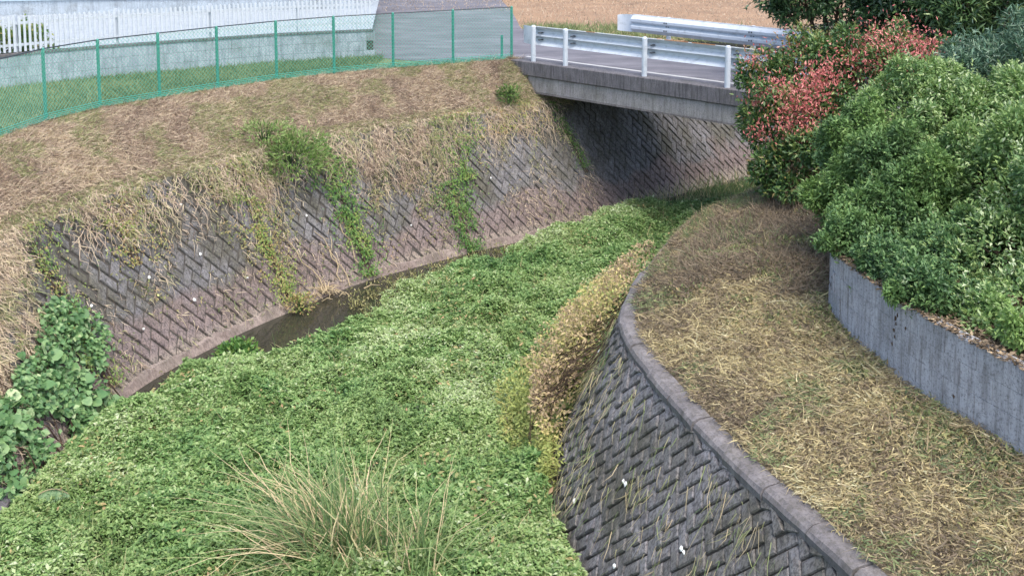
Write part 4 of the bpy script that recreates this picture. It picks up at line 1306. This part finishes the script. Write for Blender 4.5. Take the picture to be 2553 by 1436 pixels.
# ------------------------------------------------------------------ broad-leaved vine at the lower left
def kudzu():
    meshes = []
    for k in range(6):
        rg = random.Random(k)
        m = 11; vs = [(0, 0, 0)]
        for i in range(m):
            a = -math.pi / 2 + .35 + (2 * math.pi - .7) * i / (m - 1)
            r = (.5 + .05 * math.cos(3 * (a - math.pi / 2))) * rg.uniform(.93, 1.05)
            x, y = r * math.cos(a), r * math.sin(a) + .35
            vs.append((x, y, .10 * abs(x) - .18 * (x * x + (y - .35) ** 2) + rg.uniform(-.02, .02)))
        b = MB(); b.add(vs, [(0, i, i + 1) for i in range(1, m)] )
        me = b.mesh('leaf', M['kudzu'], True)
        a = me.attributes.new('tint', 'FLOAT', 'FACE')
        a.data.foreach_set('value', np.full(len(me.polygons), [.25, .42, .52, .62, .75, .95][k], np.float32))
        meshes.append(me)
    b = MB()
    for q in range(22):
        s = random.uniform(4.2, 7.1)
        pts = [Vector(lwall(np.array([s + .15 * math.sin(k + q)]), np.array([.0 + k * .2]), .06 + .10 * random.random())[0]) for k in range(7)]
        b.tube(pts, [.010 - .001 * k for k in range(7)], 4)
    root = b.build('broad_leaf_vine', M['bark'])
    tag(root, 'broad leaved green vine climbing the left wall beside the channel', 'vine')
    cnt = 0; tries = 0
    while cnt < 298 and tries < 6000:
        tries += 1
        s = random.uniform(4.4, 7.08); h = random.uniform(.05, 1.5)
        hmax = np.interp(s, [4.4, 5.0, 5.6, 6.2, 6.6, 7.0, 7.25], [.75, .95, 1.1, 1.1, 1.45, 1.42, 1.1]) * random.uniform(.8, 1.12)
        hmin = np.interp(s, [4.4, 5.0, 5.6, 6.2, 6.6, 7.0, 7.25], [.30, .05, .05, .0, .0, .05, .35])
        if not hmin < h < hmax: continue
        if vn(s, h, .30, 80) < .42: continue
        off = random.uniform(.06, .28) * (1 - .3 * h / 1.5)
        p, t, u, n = wall_frame(lwall, s, h, BAT)
        p = p + n * off
        if n.x < 0: n = -n
        nn = (Vector((0, 0, 1)) * random.uniform(.5, 1.1) + Vector((.6, -.5, 0)) * random.uniform(.3, 1) + Vector((random.gauss(0, .55), random.gauss(0, .55), random.gauss(0, .2)))).normalized()
        ax = (Vector((.5, -.5, -.35)) + Vector((random.gauss(0, .8), random.gauss(0, .8), random.gauss(0, .3))))
        ax = (ax - nn * ax.dot(nn)).normalized()
        sd = ax.cross(nn)
        L = random.choice((.05, .07, .08, .10, .12, .14, .16)) * random.uniform(.85, 1.15)
        o = bpy.data.objects.new('leaf', meshes[min(5, max(0, int(random.gauss(2.6, 1.4))))])
        o.matrix_world = Matrix(((sd.x * L, ax.x * L, nn.x * L, p.x), (sd.y * L, ax.y * L, nn.y * L, p.y), (sd.z * L, ax.z * L, nn.z * L, p.z), (0, 0, 0, 1)))
        o.parent = root
        COL.objects.link(o)
        cnt += 1
    # the small undergrowth of the vine
    n = 6000
    s = rng.uniform(4.2, 7.3, n); h = rng.uniform(.0, 1.45, n)
    hm = np.interp(s, [4.4, 5.0, 5.6, 6.2, 6.6, 7.0, 7.25], [.75, .95, 1.1, 1.1, 1.45, 1.42, 1.0])
    k = (h < hm) & (vn(s, h, .30, 80) > .38)
    s, h = s[k], h[k]; n = len(s)
    p = lwall(s, h, .03 + .2 * rng.random(n))
    tag(leaves('undergrowth', p, np.array([.5, -.3, -.3]) + randn(n) * .7, np.array([.6, -.4, .8]) + randn(n) * .3, rng.uniform(.05, .10, n), rng.uniform(.04, .07, n), .45 + .25 * rng.normal(size=n), M['kudzu'], root), kind='stuff')
kudzu()

# concrete slab and fern at the far left
b = MB()
b.box((-5.62, 10.70, .30), (.13, .03, -.07), (-.05, .26, 0), (.03, 0, .05))
b.box((-5.62, 10.70, .10), (.11, .03, 0), (-.04, .22, 0), (0, 0, .14))
o = bevel(b.build('drain_slab', M['kerb']), .02); tag(o, 'grey concrete slab edge below the broad leaves at the far left', 'slab')
def fern(c, L, label):
    c = Vector(c); b = MB(); d = Vector((.95, .1, 0)).normalized(); s = Vector((-.1, .95, 0))
    pts = [c + d * L * f + Vector((0, 0, .16 * math.sin(f * 2.6))) for f in np.linspace(0, 1, 16)]
    b.tube(pts, [.007 - .0003 * i for i in range(16)], 4)
    root = b.build('fern_frond', M['drystem'])
    tag(root, label, 'fern')
    lf = MB()
    for i in range(1, 16):
        for sg in (-1, 1):
            for q in (0, .5):
                f = min((i + q) / 16, .99); p = c + d * L * f + Vector((0, 0, .16 * math.sin(f * 2.6)))
                w = .15 * math.sin(math.pi * (.15 + .85 * f)) + .02
                e = p + s * sg * w + Vector((.02, 0, -w * .75))
                m = p + s * sg * w * .5 + Vector((0, 0, -w * .18))
                lf.add([p, m + d * .012, e, m - d * .012], [(0, 1, 2), (0, 2, 3)])
    me = lf.mesh('leaflets', M['weed']); a = me.attributes.new('tint', 'FLOAT', 'FACE')
    a.data.foreach_set('value', np.clip(rng.normal(.75, .12, len(me.polygons)), 0, 1).astype(np.float32))
    link(bpy.data.objects.new('leaflets', me), root)
fern((-5.28, 10.72, .26), .46, 'arching green fern frond with comb like leaflets at the far left')

# ------------------------------------------------------------------ tall reed tussock in the foreground
def tussock(c, n, Lr, lean, label, parts=60):
    c = Vector(c)
    root = empty('reed_tussock', c); tag(root, label, 'reeds', 'tall reeds in the foreground')
    inv = Matrix.Translation(-c)
    sets = {}
    for q in range(n):
        a = random.uniform(0, 6.28)
        fan = random.gauss(lean[0], lean[2])
        fwd = random.gauss(lean[1], lean[2] * .8)
        d = Vector((fan, fwd, 1)).normalized(); wob = Vector((random.gauss(0, .10), random.gauss(0, .08), 0)); brk = random.random() < .18; kb = random.uniform(.45, .8)
        L = random.uniform(*Lr)
        r0 = c + Vector((random.gauss(0, .20), random.gauss(0, .18), .02))
        side = Vector((d.x, d.y, 0)); bendv = (side * 1.1 + Vector((random.gauss(0, .15), random.gauss(0, .15), 0)))
        pts = []
        for k in range(8):
            f = k / 7
            pts.append(r0 + d * L * f + bendv * L * .45 * f * f - Vector((0, 0, L * (.10 + .35 * side.length) * f ** 2.6)))
        pts = [p + wob * math.sin(k * 1.3 + q) * L * .3 for k, p in enumerate(pts)]
        if brk:
            j = int(kb * 7); pts = pts[:j + 1] + [pts[j] + (side.normalized() * .8 - Vector((0, 0, .55))) * (L / 7) * (i + 1) for i in range(7 - j)]
        pts = [Vector((p.x, p.y, max(p.z, .12))) for p in pts]
        ti = min(1, max(0, random.gauss(.30, .16) + (.50 if random.random() < (.5 if fan < -.45 else .3) else 0)))
        sets[q] = (pts, random.uniform(.006, .0145), ti)
    def put(b, tints, name, kind=None):
        me = b.mesh(name, M['reed']); at_ = me.attributes.new('tint', 'FLOAT', 'FACE')
        at_.data.foreach_set('value', np.asarray(tints, np.float32))
        o = link(bpy.data.objects.new(name, me), root); o.matrix_parent_inverse = inv
        if kind: o['kind'] = kind
    rest = MB(); rt = []
    order = sorted(sets, key=lambda q: -sets[q][2])
    for j, q in enumerate(order):
        pts, w, ti = sets[q]
        if j < parts:
            b = MB(); ribbon(b, pts, w, .001); put(b, [ti] * len(b.f), 'blade')
        else:
            k0 = len(rest.f); ribbon(rest, pts, w, .001); rt += [ti] * (len(rest.f) - k0)
    put(rest, rt, 'green_blades', 'stuff')
tussock(on(860, 1450, .1), 520, (.8, 1.7), (-.36, .16, .42), 'tall arching tussock of green and straw coloured reeds in the foreground', 90)
tussock(on(1030, 1470, .1), 130, (.6, 1.35), (.05, .15, .30), 'smaller upright reed tussock just right of the big arching one', 24)
tussock(on(1300, 1520, .1), 12, (.35, .6), (.2, .2, .3), 'few pale reed stalks at the bottom edge below the dark wall', 8)

# pale bent straw and white flecks on the walls
def flecks(root, fn, spots, mat, name='white_fleck'):
    for s, h in spots:
        p, t, u, n = wall_frame(fn, s, h, .5)
        q = Vector(fn(np.array([s]), np.array([h]), .06)[0])
        n = (q - p).normalized()
        b = MB(); m = 7; r = random.uniform(.020, .034)
        ring = [q + (t * math.cos(k * 6.283 / m) + u * math.sin(k * 6.283 / m) * .9) * r * random.uniform(.7, 1.2) for k in range(m)]
        b.add([q + n * .018] + ring, [(0, k + 1, (k + 1) % m + 1) for k in range(m)])
        b.build(name, mat, root)
flecks(LW[1], lwall, [(8.42, 1.15), (9.01, .65), (7.39, 1.13), (7.98, 1.67), (10.08, .65), (9.47, 1.91), (7.98, .59), (9.44, 1.18)], M['whitefleck'])
flecks(LW[1], lwall, [(8.44, .89)], M['palefleck'], 'yellow_leaf')
flecks(LW[2], lwall, [(11.69, 1.21)], M['whitefleck'])
flecks(LW[3], lwall, [(13.65, .65)], M['whitefleck'])
flecks(LW[4], lwall, [(15.68, 1.16)], M['whitefleck'])
flecks(RW, rwall, [(5.02, 1.10), (5.07, 1.10), (5.78, .50), (3.81, 1.17), (3.86, 1.17), (4.64, .54), (8.9, .5), (7.3, 1.35)], M['whitefleck'])

def wall_spots():
    for u, z, r in ((2.33, 3.02, .016), (2.36, 2.98, .022), (2.35, 2.93, .013), (2.38, 2.86, .018), (2.36, 2.80, .014), (2.40, 2.72, .016), (2.20, 2.95, .014), (1.55, 2.62, .013),
                    (3.72, 2.86, .02), (3.66, 2.84, .016), (3.78, 2.76, .022), (3.70, 2.74, .018), (3.62, 2.78, .012), (3.90, 2.70, .02)):
        pp = RWL.at(2.0 + u); t = RWL.tan(2.0 + u); n = np.array((-t[1], t[0]))
        q = Vector((pp[0] + n[0] * .063, pp[1] + n[1] * .063, z)); T = Vector((t[0], t[1], 0)); Nn = Vector((n[0], n[1], 0))
        b = MB(); m = 7
        ring = [q + (T * math.cos(k * 6.283 / m) + Vector((0, 0, 1.4 * math.sin(k * 6.283 / m)))) * r * random.uniform(.7, 1.3) for k in range(m)]
        b.add([q + Nn * .008] + ring, [(0, k + 1, (k + 1) % m + 1) for k in range(m)])
        b.build('dark_spot', M['bark'], rwl)  # small flat dark brown spots set on the wall face
wall_spots()

# ------------------------------------------------------------------ shrubs and trees
def crown(name, label, cat, blobs, n, L, W, mat, tint, stems, group=None, trunk_r=.035, stuff_name='crown', hang=.0, lumps=.6, sub=9):
    """blobs: (centre, radius); leaves lie in a ragged shell of every blob"""
    nb = len(blobs)
    blobs = list(blobs)
    for c, r in blobs[:nb]:
        for q in range(sub if r > .3 else 3):
            v = Vector(unit(randn(1))[0])
            if v.z < -.5: v.z = -v.z
            blobs.append((c + v * r * random.uniform(.75, 1.12), r * random.uniform(.22, .46)))
    C_ = np.array([tuple(c) for c, r in blobs]); R_ = np.array([r for c, r in blobs])
    b = MB()
    for st in stems:
        base = Vector(st[0])
        for tipc in st[1]:
            c = Vector(blobs[tipc][0])
            m1 = base + (c - base) * .4 + Vector((random.gauss(0, .06), random.gauss(0, .06), .05))
            b.tube([base, m1, c], [trunk_r, trunk_r * .7, trunk_r * .3], 6)
            for q in range(7):
                e = c + Vector(unit(randn(1))[0]) * blobs[tipc][1] * .8
                b.tube([m1 + (c - m1) * random.uniform(.3, .95), (c + e) / 2 + Vector((0, 0, .03)), e], [trunk_r * .35, trunk_r * .22, trunk_r * .1], 4)
    root = empty(name, stems[0][0]); tag(root, label, cat, group)
    inv = Matrix.Translation(-root.location)
    o = b.build('trunk', M['bark'], root); o.matrix_parent_inverse = inv
    w = R_ ** 1.7 / (R_ ** 1.7).sum()
    idx = rng.choice(len(blobs), n, p=w)
    q = unit(randn(n))
    nz = vn(q[:, 0] * 1.7 + idx * 3.1, q[:, 1] * 1.7 + q[:, 2] * 1.3 + idx, .42, 90)
    nz2 = vn(q[:, 0] * 1.7 + idx * 3.1, q[:, 2] * 1.7 - q[:, 1], .16, 91)
    rad = (.80 + lumps * (nz - .5) + .28 * (nz2 - .5)) * (1 - .33 * rng.random(n) ** 2.2)
    P_ = C_[idx] + q * (rad * R_[idx])[:, None]
    deep = np.zeros(n, bool)
    for j in range(len(blobs)):
        dd = np.linalg.norm(P_ - C_[j], axis=1) / R_[j]
        deep |= (dd < .5) & (idx != j)
    keep = ~deep & (P_[:, 2] > st[0][2] - .30)
    P_, q, nz, nz2, idx, rad = (a[keep] for a in (P_, q, nz, nz2, idx, rad)); n = len(P_)
    ax = unit(q * .8 + randn(n) * .55 + np.array([0, 0, .15 - hang]))
    nr = unit(q * .7 + np.array([0, 0, .9]) + randn(n) * .4)
    Ls = rng.uniform(.7, 1.25, n) * L
    ti = tint + .55 * (nz - .5) + .35 * (nz2 - .5) + rng.normal(size=n) * .16 + .10 * q[:, 2]
    # stray shoots
    ns_ = n // 14
    j = rng.choice(n, ns_)
    kk = 5
    sd = unit(q[j] * .6 + np.array([0, 0, .5]) + randn(ns_) * .35)
    f = np.tile(np.arange(1, kk + 1) / kk, ns_)[:, None]
    ln = np.repeat(rng.uniform(.08, .30, ns_) * (rng.random(ns_) < .35), kk)[:, None] * (L / .07) * .8
    ok = ln[:, 0] > 0
    P2 = (np.repeat(P_[j], kk, 0) + np.repeat(sd, kk, 0) * ln * f)[ok]
    A2_ = unit(np.repeat(sd, kk, 0) * .5 + randn(ns_ * kk) * .8)[ok]
    m2 = len(P2)
    P_ = np.vstack([P_, P2]); ax = np.vstack([ax, A2_]); nr = np.vstack([nr, unit(np.array([0, 0, 1.]) + randn(m2) * .5)])
    Ls = np.r_[Ls, rng.uniform(.7, 1.1, m2) * L]; ti = np.r_[ti, np.repeat(ti[j], kk)[ok] + .15]; n = len(P_)
    o = leaves(stuff_name, P_, ax, nr, Ls, Ls * W * rng.uniform(.8, 1.2, n), ti, mat, root, droop=.15)
    o.matrix_parent_inverse = inv
    return root, inv

def BL(px, py, Y, rpx): return (at(px, py, Y), rpx * Y / FPX)
hedge_blobs = [BL(2200, 440, 12.0, 165), BL(2300, 560, 11.2, 165), BL(2120, 500, 11.9, 105), BL(2400, 660, 10.4, 130), BL(2180, 620, 10.9, 75), BL(2330, 730, 10.0, 85), BL(2110, 370, 12.4, 85), BL(2260, 690, 10.4, 70), BL(2125, 575, 11.0, 65), BL(2165, 650, 10.4, 58), BL(2215, 690, 10.0, 85), BL(2290, 735, 9.6, 85), BL(2380, 790, 9.2, 85), BL(2200, 560, 11.2, 120), BL(2330, 650, 10.4, 120)]
hedge2 = [BL(2240, 310, 12.7, 125), BL(2420, 345, 12.2, 150), BL(2520, 470, 11.0, 190), BL(2500, 640, 10.0, 150), BL(2600, 560, 10.2, 180), BL(2560, 770, 9.2, 120), BL(2680, 700, 9.5, 180), BL(2650, 400, 11.4, 190), BL(2350, 275, 13.2, 110), BL(2470, 740, 9.6, 75), BL(2480, 845, 8.6, 85), BL(2560, 890, 8.3, 90), BL(2430, 805, 8.9, 80), BL(2430, 480, 11.4, 130), BL(2520, 330, 12.2, 140)]
def fringe(u0, u1):
    out = []; u = u0
    while u < u1:
        if vn(u, 0, .5, 95) > .36:
            pp = RWL.at(u); t = RWL.tan(u); i_ = .10 + random.uniform(-.05, .14)
            out.append((Vector((pp[0] + t[1] * i_, pp[1] - t[0] * i_, 3.26 + random.uniform(-.06, .08))), random.uniform(.17, .27)))
        u += .19
    return out
hedge_blobs += fringe(4.1, 6.6)
hedge2 += fringe(1.1, 4.1)
crown('hedge_shrub', 'dense dark green hedge shrub overhanging the left end of the concrete wall', 'shrub', hedge_blobs, 150000, .056, .42, M['hedge'], .27,
      [((4.15, 11.0, 3.05), (0, 2, 4, 6)), ((4.4, 10.4, 3.05), (1, 3, 5, 7))], 'hedge shrubs above the concrete wall')
crown('hedge_shrub', 'bright green bushy hedge shrub on the right, growing down to the concrete wall', 'shrub', hedge2, 145000, .058, .42, M['hedge'], .60,
      [((4.9, 10.2, 3.05), (0, 1, 6, 7)), ((4.9, 9.1, 3.05), (2, 3, 4, 5, 8))], 'hedge shrubs above the concrete wall')
grey = [BL(2460, 220, 14.0, 120), BL(2560, 200, 13.6, 150), BL(2660, 260, 13.2, 170), BL(2400, 190, 14.4, 70)]
crown('willow_shrub', 'grey green narrow leaved shrub rising behind the bright hedge', 'shrub', grey, 15000, .12, .18, M['hedge2'], .5,
      [((6.3, 13.6, 3.0), (0, 1, 2, 3))], hang=.1)
redb = [BL(1925, 330, 15.6, 80), BL(1930, 215, 16.0, 72), BL(2010, 310, 15.2, 120), BL(2010, 190, 16.0, 110), BL(2130, 210, 15.6, 110), BL(2230, 165, 16.0, 90), BL(1915, 420, 15.0, 50), BL(1985, 410, 14.8, 85), BL(2320, 170, 15.8, 70), BL(1930, 480, 14.9, 35), BL(2070, 150, 16.6, 70)]
rr_, rinv = crown('red_tipped_shrub', 'shrub with red young leaves between the bridge and the green hedge', 'shrub', redb, 30000, .085, .40, M['redshrub'], .45,
      [((4.15, 14.3, 2.6), (2, 7, 6, 10, 0)), ((4.5, 14.8, 2.7), (1, 3, 4, 9, 11)), ((5.6, 15.2, 2.8), (5, 8))], trunk_r=.04)
def red_leaves():
    spots = [(1930, 225, 15.4, 42, 300), (1990, 310, 14.75, 60, 700), (2020, 225, 15.0, 50, 500), (2060, 190, 15.1, 50, 500), (2220, 140, 15.5, 95, 1300), (2150, 145, 15.6, 70, 800), (2290, 135, 15.6, 55, 500), (1890, 250, 15.3, 30, 150), (2010, 265, 14.8, 60, 400), (1960, 265, 15.0, 40, 200), (1890, 330, 15.0, 30, 120), (1880, 150, 15.9, 40, 120), (1960, 130, 16, 60, 160), (2310, 150, 14.9, 60, 500), (2200, 160, 15.1, 70, 400)]
    P_ = []
    for px, py, Y, r, n in spots:
        n = int(n * .85)
        c = np.array(at(px, py, Y)); P_.append(c + randn(n) * np.array([.55, .45, .5]) * r * Y / FPX)
    P_ = np.vstack(P_); n = len(P_)
    o = leaves('red_leaves', P_, np.array([0, -.2, .7]) + randn(n) * .6, np.array([0, -.5, .8]) + randn(n) * .4, rng.uniform(.04, .075, n), rng.uniform(.016, .028, n), .5 + .3 * rng.normal(size=n), M['red'], rr_)
    o.matrix_parent_inverse = rinv
    n = 1500
    c = np.array(at(1995, 480, 14.6)); P_ = c + randn(n) * np.array([.12, .12, .28])
    o = leaves('withered_leaves', P_, np.array([0, 0, -.8]) + randn(n) * .5, randn(n) + np.array([0, -.6, .5]), rng.uniform(.05, .1, n), rng.uniform(.02, .04, n), .35 + .2 * rng.normal(size=n), M['brownleaf'], rr_)
    o.matrix_parent_inverse = rinv
red_leaves()
def tree(label, px, Y, blobs, n, L, W, mat, tint):
    base = at(px, 200, Y); base.z = 3.1
    crown('roadside_tree', label, 'tree', blobs, n, L, W, mat, tint, [((base.x, base.y, 3.1), tuple(range(len(blobs))))], 'trees behind the guardrail', trunk_r=.07)
tree('dark green tree behind the far guardrail, leftmost of the trees at the top', 2080, 20.5, [BL(2000, -20, 20, 85), BL(2090, 10, 20, 95), BL(2040, -110, 20.5, 120), BL(2150, -60, 20.5, 120), BL(1960, 25, 20.2, 45)], 14000, .12, .40, M['treeleaf'], .45)
tree('dark shady tree in the middle of the trees at the top', 2240, 19.5, [BL(2200, 20, 19.5, 80), BL(2290, 60, 19, 85), BL(2240, -70, 19.5, 130), BL(2180, 80, 19, 60), BL(2340, -10, 19, 90)], 14000, .12, .38, M['treeleaf'], .25)
tree('bright leafed tree at the top right corner with long drooping leaves', 2480, 18, [BL(2420, 20, 18, 110), BL(2530, 50, 17.6, 110), BL(2480, -80, 18, 150), BL(2620, 20, 17.5, 140), BL(2400, 100, 17.6, 60), BL(2510, 120, 17.4, 60)], 18000, .16, .22, M['treeleaf'], .55)

# garden bush in front of the left end of the picket fence
gb = [BL(20, 120, 20.3, 62), BL(90, 125, 20.6, 50), BL(-60, 110, 20.0, 80), BL(135, 138, 20.8, 28)]
crown('garden_bush', 'bright green garden bush against the white picket fence at the far left', 'shrub', gb, 7000, .075, .45, M['vine'], .42, [((-9.7, 20.2, 3.3), (0, 1, 2, 3))])

# twigs and litter under the hedge, straws standing on the berm
def hedge_litter():
    n = 11000
    u = RWL.len * rng.random(n); p = RWL.at(u); t = RWL.tan(u)
    n_ = np.stack([t[:, 1], -t[:, 0]], -1)
    xy = p + n_ * (-.065 + 1.2 * rng.random(n) ** 2.2)[:, None]
    P_ = np.concatenate([xy, (3.155 + .04 * rng.random(n))[:, None]], 1)
    o = leaves('leaf_litter', P_, np.concatenate([rng.normal(size=(n, 2)), .1 * rng.normal(size=(n, 1))], 1), np.array([0, 0, 1.]) + randn(n) * .5, rng.uniform(.03, .07, n), rng.uniform(.015, .03, n), .12 + .18 * rng.normal(size=n), M['brownleaf'])
    tag(o, 'brown dead leaves on the soil under the hedge', 'leaf litter', kind='stuff')
    for px, py, dx in ((2225, 1060, -.06), (2275, 1075, .08), (2312, 1100, .0)):
        c = on(px, py + 20, 2.42)
        b = MB(); ribbon(b, [c + Vector((dx * f, 0, .26 * f)) for f in np.linspace(0, 1, 6)], .006, .001, (0, 1, 0))
        me = b.mesh('straw_stalk', M['drystem'])
        tag(link(bpy.data.objects.new('straw_stalk', me)), {2225: 'pale straw leaning left, leftmost of the upright straws on the mown bank', 2275: 'pale straw leaning right, in the middle of the upright straws on the bank', 2312: 'quite vertical pale straw, nearest the concrete wall of the upright straws'}[px], 'straw', 'upright straws on the mown bank')
hedge_litter()
